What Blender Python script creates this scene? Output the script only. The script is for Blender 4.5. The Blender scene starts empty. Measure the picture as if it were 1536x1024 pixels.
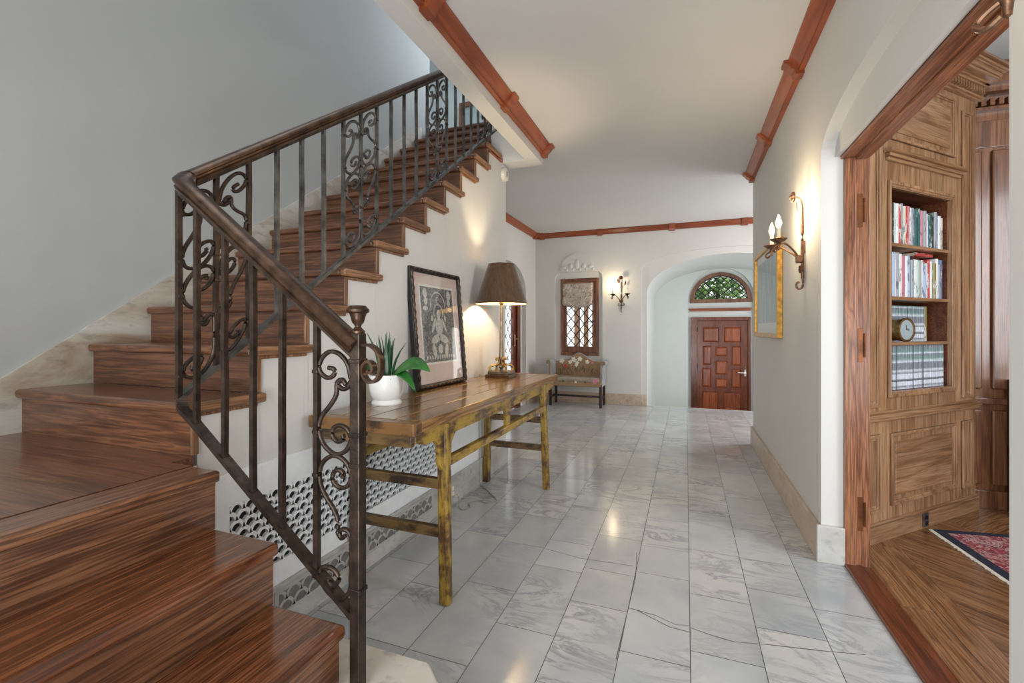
import bpy, math, random
from mathutils import Vector, Matrix
from mathutils.geometry import tessellate_polygon
random.seed(7)
PI = math.pi
scene = bpy.context.scene
COL = scene.collection

# ------------------------------------------------------------------ helpers
def lin(c):
    out = []
    for v in c[:3]:
        v = v / 255.0
        out.append(v / 12.92 if v <= 0.04045 else ((v + 0.055) / 1.055) ** 2.4)
    return (*out, 1.0)

class MB:
    """collects geometry for ONE mesh object"""
    def __init__(s):
        s.v = []; s.f = []; s.mi = []; s.uv = {}
    def add(s, vs, fs, mi=0):
        b = len(s.v)
        s.v += [tuple(p) for p in vs]
        for f in fs:
            s.f.append([b + i for i in f]); s.mi.append(mi)
        return s
    def box(s, x0, x1, y0, y1, z0, z1, mi=0):
        vs = [(x0,y0,z0),(x1,y0,z0),(x1,y1,z0),(x0,y1,z0),(x0,y0,z1),(x1,y0,z1),(x1,y1,z1),(x0,y1,z1)]
        return s.add(vs, [(3,2,1,0),(4,5,6,7),(0,1,5,4),(1,2,6,5),(2,3,7,6),(3,0,4,7)], mi)
    def obox(s, c, ax, ay, az, sx, sy, sz, mi=0):
        c = Vector(c); ax, ay, az = Vector(ax).normalized(), Vector(ay).normalized(), Vector(az).normalized()
        vs = []
        for k in (-.5, .5):
            for (i, j) in ((-.5,-.5),(.5,-.5),(.5,.5),(-.5,.5)):
                vs.append(c + ax*sx*i + ay*sy*j + az*sz*k)
        return s.add(vs, [(3,2,1,0),(4,5,6,7),(0,1,5,4),(1,2,6,5),(2,3,7,6),(3,0,4,7)], mi)
    def bar(s, a, b, w, t, up=(0,0,1), mi=0):
        """rectangular bar from a to b: w across, t along up"""
        a, b, up = Vector(a), Vector(b), Vector(up)
        d = (b - a); L = d.length; d.normalize()
        side = d.cross(up).normalized(); u2 = side.cross(d)
        return s.obox((a + b) / 2, d, side, u2, L, w, t, mi)
    def sweep(s, path, prof, up=(0,0,1), closed=False, cap=True, mi=0, scale=None):
        """prof: list of (side, up) offsets"""
        P = [Vector(p) for p in path]; n = len(P); m = len(prof); vs = []; up = Vector(up)
        for i, p in enumerate(P):
            if closed: t = P[(i+1) % n] - P[i-1]
            else: t = P[min(i+1, n-1)] - P[max(i-1, 0)]
            t.normalize()
            sd = t.cross(up)
            if sd.length < 1e-4: sd = t.cross(Vector((0.3, 1, 0.1)))
            sd.normalize(); u2 = sd.cross(t).normalized()
            k = scale[i] if scale else 1
            for (a, b) in prof: vs.append(p + sd*a*k + u2*b*k)
        fs = []
        rng = n if closed else n - 1
        for i in range(rng):
            for j in range(m):
                a = i*m + j; b = i*m + (j+1) % m; c = ((i+1) % n)*m + (j+1) % m; d = ((i+1) % n)*m + j
                fs.append((a, b, c, d))
        if cap and not closed:
            fs.append(tuple(range(m))[::-1]); fs.append(tuple((n-1)*m + j for j in range(m)))
        return s.add(vs, fs, mi)
    def tube(s, path, r, n=8, closed=False, mi=0, scale=None, up=(0,0,1)):
        return s.sweep(path, [(r*math.cos(2*PI*k/n), r*math.sin(2*PI*k/n)) for k in range(n)], up, closed, True, mi, scale)
    def lathe(s, prof, c=(0,0,0), n=24, mi=0, flute=0):
        vs = []; m = len(prof); c = Vector(c)
        for k in range(n):
            a = 2*PI*k/n
            for (r, z) in prof:
                rr = r
                if flute and r > 0.01: rr = r * (1 + (flute if k % 2 else 0))
                vs.append(c + Vector((rr*math.cos(a), rr*math.sin(a), z)))
        fs = []
        for k in range(n):
            for j in range(m-1):
                fs.append((k*m+j, ((k+1) % n)*m+j, ((k+1) % n)*m+j+1, k*m+j+1))
        if prof[0][0] > 1e-6: fs.append(tuple(k*m for k in range(n))[::-1])
        if prof[-1][0] > 1e-6: fs.append(tuple(k*m+m-1 for k in range(n)))
        return s.add(vs, fs, mi)
    def prism(s, poly, fmap, d0, d1, holes=(), mi=0):
        """2d polygon (with holes) extruded between depths d0 and d1, fmap(a,b,d)->xyz"""
        loops = [list(poly)] + [list(h) for h in holes]
        flat = [p for l in loops for p in l]
        tris = tessellate_polygon([[Vector((p[0], p[1], 0)) for p in l] for l in loops])
        n = len(flat)
        vs = [fmap(a, b, d0) for a, b in flat] + [fmap(a, b, d1) for a, b in flat]
        fs = [tuple(t) for t in tris] + [tuple(i + n for i in t[::-1]) for t in tris]
        o = 0
        for l in loops:
            m = len(l)
            for i in range(m):
                a, b = o + i, o + (i+1) % m
                fs.append((a, b, b + n, a + n))
            o += m
        return s.add(vs, fs, mi)
    def ball(s, c, r, sx=1, sy=1, sz=1, n=10, mi=0):
        c = Vector(c); vs = []; fs = []
        for i in range(n+1):
            th = PI*i/n
            for j in range(2*n):
                ph = PI*j/n
                vs.append(c + Vector((r*sx*math.sin(th)*math.cos(ph), r*sy*math.sin(th)*math.sin(ph), r*sz*math.cos(th))))
        m = 2*n
        for i in range(n):
            for j in range(m):
                fs.append((i*m+j, (i+1)*m+j, (i+1)*m+(j+1) % m, i*m+(j+1) % m))
        return s.add(vs, fs, mi)
    def build(s, name, mats, parent=None, smooth=False, bevel=0, seg=2, uvs=None, angle=40, merge=False):
        off = Vector((0,0,0))
        p = parent
        while p is not None:
            off += Vector(p.get('_o', (0,0,0))) if '_o' in p else Vector((0,0,0)); p = p.parent
        me = bpy.data.meshes.new(name)
        me.from_pydata([tuple(Vector(v) - off) for v in s.v], [], s.f)
        if not isinstance(mats, (list, tuple)): mats = [mats]
        for m in mats: me.materials.append(m)
        if len(mats) > 1:
            me.polygons.foreach_set('material_index', s.mi)
        if uvs is not None:
            l = me.uv_layers.new(name='UVMap')
            k = 0
            for poly in me.polygons:
                for li in poly.loop_indices:
                    l.data[li].uv = uvs[poly.index][li - poly.loop_start]
        import bmesh
        bm = bmesh.new(); bm.from_mesh(me)
        if merge: bmesh.ops.remove_doubles(bm, verts=bm.verts, dist=1e-5)
        if uvs is None: bmesh.ops.recalc_face_normals(bm, faces=bm.faces)
        bm.to_mesh(me); bm.free()
        o = bpy.data.objects.new(name, me); COL.objects.link(o)
        if parent is not None: o.parent = parent
        if smooth:
            for p2 in me.polygons: p2.use_smooth = True
            try: me.set_sharp_from_angle(angle=math.radians(angle))
            except Exception: pass
        if bevel:
            md = o.modifiers.new('bev', 'BEVEL'); md.width = bevel; md.segments = seg; md.limit_method = 'ANGLE'
            md.angle_limit = math.radians(35)
            md.harden_normals = False
        return o

def thing(name, label, cat, loc=(0,0,0), group=None, kind=None):
    o = bpy.data.objects.new(name, None); COL.objects.link(o)
    o.empty_display_size = .1
    o.location = loc; o['_o'] = tuple(loc)
    return tag(o, label, cat, group, kind)
def tag(o, label, cat, group=None, kind=None):
    o['label'] = label; o['category'] = cat
    if group: o['group'] = group
    if kind: o['kind'] = kind
    return o
def struct(o, label, cat): return tag(o, label, cat, None, 'structure')
def sub(o, parent):           # make o a sub-part of a mesh part sharing its root offset
    o.parent = parent; return o
def copy_tree(o, parent=None):
    c = o.copy(); COL.objects.link(c)
    if parent is not None: c.parent = parent
    for ch in list(o.children): copy_tree(ch, c)
    return c
def smooth_path(pts, k=5, closed=False):
    P = [Vector(p) for p in pts]; n = len(P); out = []
    for i in range(n if closed else n-1):
        p0 = P[i-1] if (i > 0 or closed) else P[0]*2 - P[1]
        p1 = P[i]; p2 = P[(i+1) % n]; p3 = P[(i+2) % n] if (i+2 < n or closed) else P[-1]*2 - P[-2]
        for j in range(k):
            t = j/k
            out.append(0.5*((2*p1) + (p2-p0)*t + (2*p0-5*p1+4*p2-p3)*t*t + (3*p1-p0-3*p2+p3)*t*t*t))
    if not closed: out.append(P[-1])
    return out
def ident(a, b, d): return (a, b, d)
def mYZ(a, b, d): return (d, a, b)       # polygon in (Y,Z) extruded along X
def mXZ(a, b, d): return (a, d, b)       # polygon in (X,Z) extruded along Y

# ------------------------------------------------------------------ materials
MATS = {}
class NT:
    def __init__(s, name):
        s.m = bpy.data.materials.new(name); s.m.use_nodes = True
        s.t = s.m.node_tree; s.n = s.t.nodes; s.l = s.t.links
        s.b = s.n['Principled BSDF']
    def node(s, typ, **kw):
        n = s.n.new(typ)
        for k, v in kw.items(): setattr(n, k, v)
        return n
    def set(s, node, **kw):
        for k, v in kw.items(): node.inputs[k.replace('_', ' ')].default_value = v
        return node
    def link(s, a, b): s.l.new(a, b)
    def coord(s, kind='Object', scale=(1,1,1), rnd=False, rot=(0,0,0)):
        tc = s.node('ShaderNodeTexCoord')
        mp = s.node('ShaderNodeMapping'); mp.inputs['Scale'].default_value = scale; mp.inputs['Rotation'].default_value = rot
        s.link(tc.outputs[kind], mp.inputs['Vector'])
        if rnd:
            oi = s.node('ShaderNodeObjectInfo')
            ml = s.node('ShaderNodeMath', operation='MULTIPLY'); ml.inputs[1].default_value = 37.0
            s.link(oi.outputs['Random'], ml.inputs[0])
            s.link(ml.outputs[0], mp.inputs['Location'])
        return mp.outputs['Vector']
    def noise(s, vec, scale, detail=4, rough=.55, dist=0):
        n = s.node('ShaderNodeTexNoise'); s.set(n, Scale=scale, Detail=detail, Roughness=rough, Distortion=dist)
        if vec is not None: s.link(vec, n.inputs['Vector'])
        return n.outputs['Fac']
    def ramp(s, fac, stops):
        r = s.node('ShaderNodeValToRGB'); e = r.color_ramp.elements
        while len(e) > 1: e.remove(e[-1])
        e[0].position = stops[0][0]; e[0].color = stops[0][1]
        for p, c in stops[1:]:
            x = e.new(p); x.color = c
        s.link(fac, r.inputs['Fac']); return r.outputs['Color']
    def mix(s, a, b, fac, mode='MIX'):
        m = s.node('ShaderNodeMix', data_type='RGBA', blend_type=mode)
        for sock, v in (('A', a), ('B', b)):
            i = [q for q in m.inputs if q.name == sock and q.type == 'RGBA'][0]
            if isinstance(v, tuple): i.default_value = v
            else: s.link(v, i)
        if isinstance(fac, (int, float)): m.inputs[0].default_value = fac
        else: s.link(fac, m.inputs[0])
        return [q for q in m.outputs if q.type == 'RGBA'][0]
    def bump(s, h, strength=.2, dist=.01):
        b = s.node('ShaderNodeBump'); s.set(b, Strength=strength, Distance=dist)
        s.link(h, b.inputs['Height']); s.link(b.outputs['Normal'], s.b.inputs['Normal'])
    def color(s, c):
        if isinstance(c, tuple): s.b.inputs['Base Color'].default_value = c
        else: s.link(c, s.b.inputs['Base Color'])
    def p(s, rough=.5, metal=0, **kw):
        s.b.inputs['Roughness'].default_value = rough; s.b.inputs['Metallic'].default_value = metal
        for k, v in kw.items(): s.b.inputs[k.replace('_', ' ')].default_value = v
BW = lambda v: (v, v, v, 1)

def mat_plain(name, rgb, rough=.5, metal=0, var=.06, scale=20, bump=0, **kw):
    t = NT(name); v = t.coord()
    f = t.noise(v, scale, 3)
    c = lin(rgb); d = tuple(x*(1-var*2.2) for x in c[:3]) + (1,); e = tuple(min(1, x*(1+var*1.5)) for x in c[:3]) + (1,)
    t.color(t.ramp(f, [(.3, d), (.7, e)])); t.p(rough, metal, **kw)
    if bump: t.bump(t.noise(v, scale*4, 3), bump, .004)
    return t.m
def mat_plaster(name, rgb, rough=.75):
    t = NT(name); v = t.coord()
    f = t.noise(v, 1.3, 4)
    c = lin(rgb); d = tuple(x*.95 for x in c[:3]) + (1,)
    t.color(t.ramp(f, [(.3, d), (.7, c)])); t.p(rough)
    t.bump(t.noise(v, 9, 4), .12, .004)
    return t.m
def mat_wood(name, dark, mid, light, axis='X', rough=.3, grain=1.0, coord='Object', coat=.0, freq=1.0, pores=.6, rnd=True, pf=170.0):
    """oak: cathedral rings stretched along the axis, plus short dark pores"""
    t = NT(name)
    ai = 'XYZ'.index(axis)
    s1 = [7.0*freq]*3; s1[ai] = .55*freq
    s2 = [pf*1.0]*3; s2[ai] = pf*.028
    v1 = t.coord(coord, tuple(s1), rnd); v2 = t.coord(coord, tuple(s2), rnd)
    warp = t.noise(v1, 1.0, 3, .5, .4)
    w = t.node('ShaderNodeMath', operation='MULTIPLY'); w.inputs[1].default_value = 16.0*grain
    t.link(warp, w.inputs[0])
    fr = t.node('ShaderNodeMath', operation='PINGPONG'); fr.inputs[1].default_value = 1.0
    t.link(w.outputs[0], fr.inputs[0])
    pores_f = t.noise(v2, 1.0, 3, .6)
    base = t.ramp(fr.outputs[0], [(0.0, lin(dark)), (.28, lin(mid)), (.75, lin(light)), (1.0, lin(mid))])
    tone = t.noise(t.coord(coord, tuple(x*.25 for x in s1), rnd), 1.0, 2)
    base = t.mix(base, lin(mid), .35)
    pc = t.ramp(pores_f, [(.42, BW(0)), (.56, BW(1))])
    dk = tuple(x*.42 for x in lin(dark)[:3]) + (1,)
    mx = t.node('ShaderNodeMath', operation='MULTIPLY'); mx.inputs[1].default_value = pores
    inv = t.node('ShaderNodeInvert'); t.link(pc, inv.inputs['Color']); t.link(inv.outputs['Color'], mx.inputs[0])
    c = t.mix(base, dk, mx.outputs[0])
    c = t.mix(c, t.ramp(tone, [(.35, BW(.68)), (.65, BW(1.15))]), .6, 'MULTIPLY')
    t.color(c); t.p(rough, 0, Coat_Weight=coat, Coat_Roughness=.12)
    t.bump(pores_f, .08, .002)
    return t.m
def mat_emit(name, rgb, strength):
    t = NT(name); t.color(lin(rgb)); t.b.inputs['Emission Color'].default_value = lin(rgb); t.b.inputs['Emission Strength'].default_value = strength
    f = t.noise(t.coord(), 30, 2); t.link(t.ramp(f, [(0, lin(rgb)), (1, lin(rgb))]), t.b.inputs['Emission Color'])
    return t.m
def mat_glass(name, tint=(255,255,255), gl=.08):
    m = bpy.data.materials.new(name); m.use_nodes = True; n = m.node_tree.nodes; l = m.node_tree.links
    n.remove(n['Principled BSDF']); out = n['Material Output']
    tr = n.new('ShaderNodeBsdfTransparent'); tr.inputs['Color'].default_value = lin(tint)
    g = n.new('ShaderNodeBsdfGlossy'); g.inputs['Roughness'].default_value = .03
    lw = n.new('ShaderNodeLayerWeight'); pw = n.new('ShaderNodeMath'); pw.operation = 'POWER'; pw.inputs[1].default_value = 4.0
    ml = n.new('ShaderNodeMath'); ml.operation = 'MULTIPLY_ADD'; ml.inputs[1].default_value = .45; ml.inputs[2].default_value = gl*.4
    mx = n.new('ShaderNodeMixShader'); l.new(lw.outputs['Facing'], pw.inputs[0]); l.new(pw.outputs[0], ml.inputs[0]); l.new(ml.outputs[0], mx.inputs[0])
    l.new(tr.outputs[0], mx.inputs[1]); l.new(g.outputs[0], mx.inputs[2]); l.new(mx.outputs[0], out.inputs['Surface'])
    return m
def mat_marble_tile():
    t = NT('marble_tile'); v = t.coord('UV')
    cl = t.noise(v, 2.2, 5, .55, .3)
    vein = t.noise(t.coord('UV', (1.6, 4.0, 1), rot=(0,0,.5)), 1.6, 6, .68, 1.0)
    r1 = t.ramp(cl, [(.3, lin((166,170,173))), (.5, lin((184,186,187))), (.7, lin((196,196,194)))])
    vr = t.ramp(vein, [(.44, BW(0)), (.485, BW(.55)), (.5, BW(.75)), (.515, BW(.4)), (.56, BW(0))])
    msk = t.ramp(t.noise(v, 1.1, 3), [(.46, BW(0)), (.62, BW(1))])
    ml = t.node('ShaderNodeMath', operation='MULTIPLY'); t.link(msk, ml.inputs[0]); t.link(vr, ml.inputs[1])
    c = t.mix(r1, lin((124,128,134)), ml.outputs[0])
    tint = t.node('ShaderNodeAttribute', attribute_name='tint')
    c = t.mix(c, tint.outputs['Color'], 1.0, 'MULTIPLY')
    t.color(c)
    t.p(.15)
    return t.m
def mat_stone(name, a, b, c, scale=3, rough=.4, stretch=(1,1,1)):
    t = NT(name); v = t.coord('Object', stretch)
    n1 = t.noise(v, scale, 6, .62, .8); n2 = t.noise(v, scale*7, 4, .6)
    col = t.ramp(n1, [(.28, lin(a)), (.5, lin(b)), (.72, lin(c))])
    sp = t.ramp(n2, [(.32, BW(.55)), (.45, BW(1))])
    t.color(t.mix(col, sp, .55, 'MULTIPLY')); t.p(rough); t.bump(n2, .05, .004)
    return t.m
def mat_distress(name, paint, worn, amount=.5, rough=.45, axis='Y', scale=1.0):
    t = NT(name); ai = 'XYZ'.index(axis)
    s = [26.0*scale]*3; s[ai] = 5.0*scale
    v = t.coord('Object', tuple(s), True)
    n = t.noise(v, 1.0, 6, .7, .3)
    n3 = t.noise(t.coord('Object', (7,7,7), True), 1, 5, .65)
    ad = t.node('ShaderNodeMath', operation='ADD'); t.link(n, ad.inputs[0]); t.link(n3, ad.inputs[1])
    hf = t.node('ShaderNodeMath', operation='MULTIPLY'); hf.inputs[1].default_value = .5; t.link(ad.outputs[0], hf.inputs[0])
    lo = amount - .09
    w2 = tuple(x*.5 for x in lin(worn)[:3]) + (1,)
    t.color(t.ramp(hf.outputs[0], [(lo - .06, w2), (lo, lin(worn)), (amount, lin(paint)), (amount + .2, tuple(x*1.15 for x in lin(paint)[:3]) + (1,))]))
    t.p(rough, 0, Coat_Weight=.15); t.bump(n, .15, .003)
    return t.m

M = {}
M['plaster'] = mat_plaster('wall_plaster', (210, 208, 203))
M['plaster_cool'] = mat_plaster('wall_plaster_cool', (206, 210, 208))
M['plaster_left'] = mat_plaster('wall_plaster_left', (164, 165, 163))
M['ceiling'] = mat_plaster('ceiling_paint', (206, 204, 201))
M['white'] = mat_plain('white_paint', (240, 242, 243), .4, var=.02)
M['grout'] = mat_plain('grout', (104, 102, 98), .9, var=.1)
M['tile'] = mat_marble_tile()
M['beige_stone'] = mat_stone('beige_stone', (168,146,124), (188,168,148), (202,186,170), 4, .35, (1,.5,1))
M['grey_stone'] = mat_stone('grey_stone', (150,146,138), (180,178,172), (204,202,198), 3, .45, (1,.6,1))
M['skirt_stone'] = mat_stone('skirt_stone', (136,112,88), (182,174,162), (200,198,194), 2.8, .4, (1,.55,1.6))
M['step_marble'] = mat_stone('step_marble', (188,178,166), (204,196,186), (214,208,200), 2.5, .3)
M['oak_x'] = mat_wood('stair_oak_x', (72,42,28), (106,66,44), (134,90,62), 'X', .28, .9, coat=.3, freq=1.3)
M['oak_y'] = mat_wood('stair_oak_y', (72,40,25), (112,65,40), (142,92,60), 'Y', .2, .9, coat=.4, freq=1.3)
M['oak_lit'] = mat_wood('stair_oak_lit', (88,55,38), (120,80,56), (146,104,76), 'Y', .3, .9, coat=.35, freq=1.3, pores=.75)  # stair oak made lighter and greyer: reflected light put into the colour
M['oak_end'] = mat_wood('stair_oak_return', (96,64,42), (144,102,70), (170,126,92), 'Y', .4, .7)
M['oak_z'] = mat_wood('stair_oak_z', (96,64,42), (138,98,68), (166,124,92), 'Z', .4, .7)
M['crown'] = mat_wood('redwood_crown_y', (118,54,28), (152,76,42), (176,98,60), 'Y', .35, .5, pores=.2)
M['crown_x'] = mat_wood('redwood_crown_x', (108,50,26), (136,68,38), (156,86,52), 'X', .35, .5, pores=.2)
M['door'] = mat_wood('entrance_door_wood', (96,40,18), (144,66,28), (172,90,44), 'Z', .3, .7, coat=.2)
M['door_dark'] = mat_wood('entrance_door_rail', (70,26,12), (108,46,20), (134,64,30), 'Z', .3, .6, coat=.2)
M['frame_wood'] = mat_wood('window_frame_wood', (88,52,36), (132,86,62), (156,108,82), 'Z', .4, .5)
M['jamb_z'] = mat_wood('door_casing_z', (92,52,30), (142,90,60), (168,116,84), 'Z', .35, 1.0, freq=1.4)
M['jamb_y'] = mat_wood('door_casing_y', (96,54,32), (150,90,58), (176,116,80), 'Y', .35, .8)
M['lib_x'] = mat_wood('library_oak_x', (118,82,54), (156,116,82), (180,142,108), 'X', .3, .45, coat=.35, freq=1.8, pores=.4)
M['lib_z'] = mat_wood('library_oak_z', (118,82,54), (158,118,84), (182,146,112), 'Z', .3, .45, coat=.35, freq=1.8, pores=.4)
M['lib_dark'] = mat_wood('library_oak_shade', (84,50,28), (122,78,48), (148,100,66), 'Z', .3, .5, coat=.3, freq=1.6, pores=.4)
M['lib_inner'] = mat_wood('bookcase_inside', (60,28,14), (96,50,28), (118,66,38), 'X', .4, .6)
M['parquet'] = mat_wood('parquet_oak', (88,56,34), (138,94,60), (168,124,86), 'X', .24, .9, coord='UV', coat=.3, rnd=False, freq=1.5)
M['threshold'] = mat_wood('threshold_wood', (72,30,14), (112,54,28), (134,72,42), 'Y', .3, .6, coat=.2)
M['iron'] = mat_plain('wrought_iron', (70,58,50), .36, .7, .25, 24, .25)
M['iron_rail'] = mat_plain('bronzed_rail', (80,58,43), .34, .6, .3, 18, .2)
M['iron_grey'] = mat_plain('highlight_iron', (98,96,94), .38, .7, .3, 14, .2)  # greyer iron for the upper flight, its highlights put into the colour
M['sconce'] = mat_plain('aged_bronze', (126,92,70), .4, .7, .25, 40, .2)
M['sconce_dark'] = mat_plain('dark_bronze', (84,60,46), .42, .7, .25, 40, .2)
M['candle'] = mat_plain('candle_sleeve', (236,226,196), .5, var=.04)
M['bulb'] = mat_emit('flame_bulb', (255,226,170), 28)
M['bulb_off'] = mat_plain('bulb_unlit', (228,224,214), .15, var=.02)
M['table'] = mat_distress('mustard_paint', (154,124,48), (80,52,28), .55, .42, 'Z', 1.3)
M['table_y'] = mat_distress('mustard_paint_rail', (160,130,54), (84,56,32), .53, .42, 'Y', 1.3)
M['table_x'] = mat_distress('worn_stretcher', (112,86,48), (58,40,26), .53, .45, 'X', 1.0)
M['table_top'] = mat_wood('worn_table_top', (74,48,24), (132,94,50), (164,124,74), 'Y', .22, .8, coat=.4, pores=.45)
M['table_edge'] = mat_distress('table_end_board', (120,84,46), (52,34,24), .5, .4, 'X', 1.0)
M['ceramic'] = mat_plain('white_ceramic', (232,232,228), .22, var=.02)
M['soil'] = mat_plain('pot_bark', (120,108,96), .9, var=.5, scale=60, bump=.5)
M['brass'] = mat_plain('antique_brass', (176,144,92), .28, .9, .2, 40)
M['silver'] = mat_plain('pewter_base', (140,126,108), .3, .7, .2, 30)
M['plinth'] = mat_plain('dark_plinth', (84,58,40), .3, .2, .2, 30)
M['gold'] = mat_plain('gilt_frame', (196,148,66), .32, .7, .2, 30)
M['black'] = mat_plain('black_lacquer', (22,20,20), .4, var=.2)
M['mat_board'] = mat_plain('mat_board', (206,188,180), .7, var=.03)
M['mat_cream'] = mat_plain('mat_cream', (220,220,212), .7, var=.03)
M['glass'] = mat_glass('clear_glass')
M['pane'] = mat_glass('picture_glass', (252,252,252), .05)
M['lead'] = mat_plain('lead_came', (44,40,38), .5, .4, .1)
M['chrome'] = mat_plain('chrome', (214,212,208), .18, .95, .05)
M['leg_dark'] = mat_wood('mahogany_leg', (26,14,10), (44,24,18), (58,34,26), 'Z', .35, .4)
M['plastic'] = mat_plain('ivory_plastic', (224,220,206), .4, var=.02)
M['cord'] = mat_plain('cord_grey', (150,146,132), .5, var=.04)
M['hinge'] = mat_plain('bronze_plate', (120,72,40), .4, .5, .2)
def mat_leaf(name, rgb):
    t = NT(name); v = t.coord('Object', (1,1,1), True)
    f = t.noise(v, 14, 3)
    c = lin(rgb); t.color(t.ramp(f, [(.3, tuple(x*.6 for x in c[:3]) + (1,)), (.7, tuple(x*1.25 for x in c[:3]) + (1,))]))
    t.p(.35); t.b.inputs['Subsurface Weight'].default_value = 0
    return t.m
M['leaf'] = mat_leaf('orchid_leaf', (48,112,44))
M['spike'] = mat_leaf('spike_leaf', (44,84,56))
M['foliage'] = mat_leaf('tree_foliage', (112,160,58))
M['foliage2'] = mat_leaf('tree_foliage_dark', (58,104,44))
M['bark'] = mat_plain('bark', (92,74,58), .9, var=.3)
M['post'] = mat_plain('stained_post', (150,112,84), .7, var=.15)
M['ground'] = mat_plain('paving', (176,172,160), .9, var=.1, scale=3)
def mat_hole_shade():
    return mat_plain('grille_shade_sheet', (34,36,40), .9, var=.2)
M['hole_shade'] = mat_hole_shade()
M['vent_shadow'] = mat_plain('vent_shadow', (118,116,112), .9, var=.1)
def mat_shade():
    t = NT('lamp_shade_outside'); v = t.coord('Object', (60,60,2))
    f = t.noise(v, 1.0, 2)
    t.color(t.ramp(f, [(.3, lin((72,52,34))), (.7, lin((96,70,46)))])); t.p(.42, .35, Sheen_Weight=.2)
    return t.m
M['shade'] = mat_shade()
M['shade_in'] = mat_plain('lamp_shade_lining', (240,214,160), .6, var=.03)
def mat_print():
    t = NT('engraving_ink'); v = t.coord()
    n = t.noise(v, 60, 6, .75, 1.5); n2 = t.node('ShaderNodeTexVoronoi'); t.set(n2, Scale=75.0); t.link(v, n2.inputs['Vector'])
    ml = t.node('ShaderNodeMath', operation='MULTIPLY'); t.link(n, ml.inputs[0]); t.link(n2.outputs['Distance'], ml.inputs[1])
    t.color(t.ramp(ml.outputs[0], [(.08, lin((74,75,74))), (.26, lin((104,105,102))), (.5, lin((158,157,150)))])); t.p(.8)
    return t.m
M['ink'] = mat_print()
def mat_print2():
    t = NT('engraving_light'); v = t.coord()
    n = t.noise(v, 70, 5, .7, 1.0)
    t.color(t.ramp(n, [(.34, lin((120,120,116))), (.46, lin((188,187,178))), (.65, lin((208,206,196)))])); t.p(.8)
    return t.m
M['ink_light'] = mat_print2()
def mat_water():
    t = NT('pale_picture'); v = t.coord('Object', (1, 9, 1.6))
    n = t.noise(v, 2.2, 5, .6, .6)
    t.color(t.ramp(n, [(.3, lin((132,148,150))), (.55, lin((158,170,170))), (.72, lin((206,208,202)))])); t.p(.7)
    return t.m
M['pic'] = mat_water()
def mat_damask():
    t = NT('damask_fabric'); v = t.coord('Object', (9, 9, 9))
    n = t.node('ShaderNodeTexNoise'); t.set(n, Scale=1.4, Detail=3.0, Roughness=.5, Distortion=2.2); t.link(v, n.inputs['Vector'])
    t.color(t.ramp(n.outputs['Fac'], [(.38, lin((136,122,114))), (.46, lin((186,174,162))), (.54, lin((160,152,146))), (.62, lin((204,196,184)))])); t.p(.9)
    return t.m
M['damask'] = mat_damask()
def mat_uph(name, base, sc=1.0):
    t = NT(name); v = t.coord('Object', (1, 1, 1))
    n = t.noise(v, 22*sc, 4, .6, 1.0); n2 = t.noise(v, 9*sc, 3)
    c = t.ramp(n2, [(.3, tuple(x*.8 for x in lin(base)[:3]) + (1,)), (.7, tuple(x*1.1 for x in lin(base)[:3]) + (1,))])
    g = t.ramp(n, [(.60, BW(0)), (.70, BW(1))])
    c = t.mix(c, lin((86,96,66)), g)
    t.color(c); t.p(.9); t.bump(t.noise(v, 300, 2), .1, .002)
    return t.m
M['uph_back'] = mat_uph('settee_tan', (158,128,98))
M['uph_seat'] = mat_uph('settee_seat', (160,148,132))
M['uph_arm'] = mat_uph('settee_arm', (156,158,160))
M['thread_white'] = mat_plain('thread_white', (232,226,214), .9)
M['thread_red'] = mat_plain('thread_red', (186,84,60), .9)
M['thread_pink'] = mat_plain('thread_pink', (200,132,142), .9)
M['thread_green'] = mat_plain('thread_green', (76,92,58), .9)
def mat_rug():
    t = NT('rug_wool'); v = t.coord('UV', (1,1,1))
    vo = t.node('ShaderNodeTexVoronoi'); t.set(vo, Scale=7.0); t.link(v, vo.inputs['Vector'])
    n = t.noise(v, 9, 4, .65, 2.0)
    c1 = t.ramp(n, [(.40, lin((26,28,52))), (.455, lin((214,204,196))), (.49, lin((168,54,50))), (.53, lin((40,40,70))), (.58, lin((150,64,58))), (.63, lin((220,208,196))), (.68, lin((34,36,62)))])
    c2 = t.ramp(vo.outputs['Distance'], [(.10, lin((190,72,60))), (.2, lin((220,206,192))), (.28, lin((30,32,58))), (.42, lin((140,48,50)))])
    c = t.mix(c1, c2, .45)
    t.color(c); t.p(.95); t.bump(t.noise(v, 160, 2), .3, .004)
    return t.m
M['rug'] = mat_rug()
M['rug_edge'] = mat_plain('rug_navy', (28,32,50), .95, var=.2)
M['rug_fringe'] = mat_plain('rug_fringe', (206,198,180), .95, var=.1)

# ------------------------------------------------------------------ the setting
CEIL = 2.81
XW = -1.52            # stair wall plane
XR = .655             # right wall plane
YF = 7.48             # far wall plane
XL = -2.528           # stairwell left wall
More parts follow.
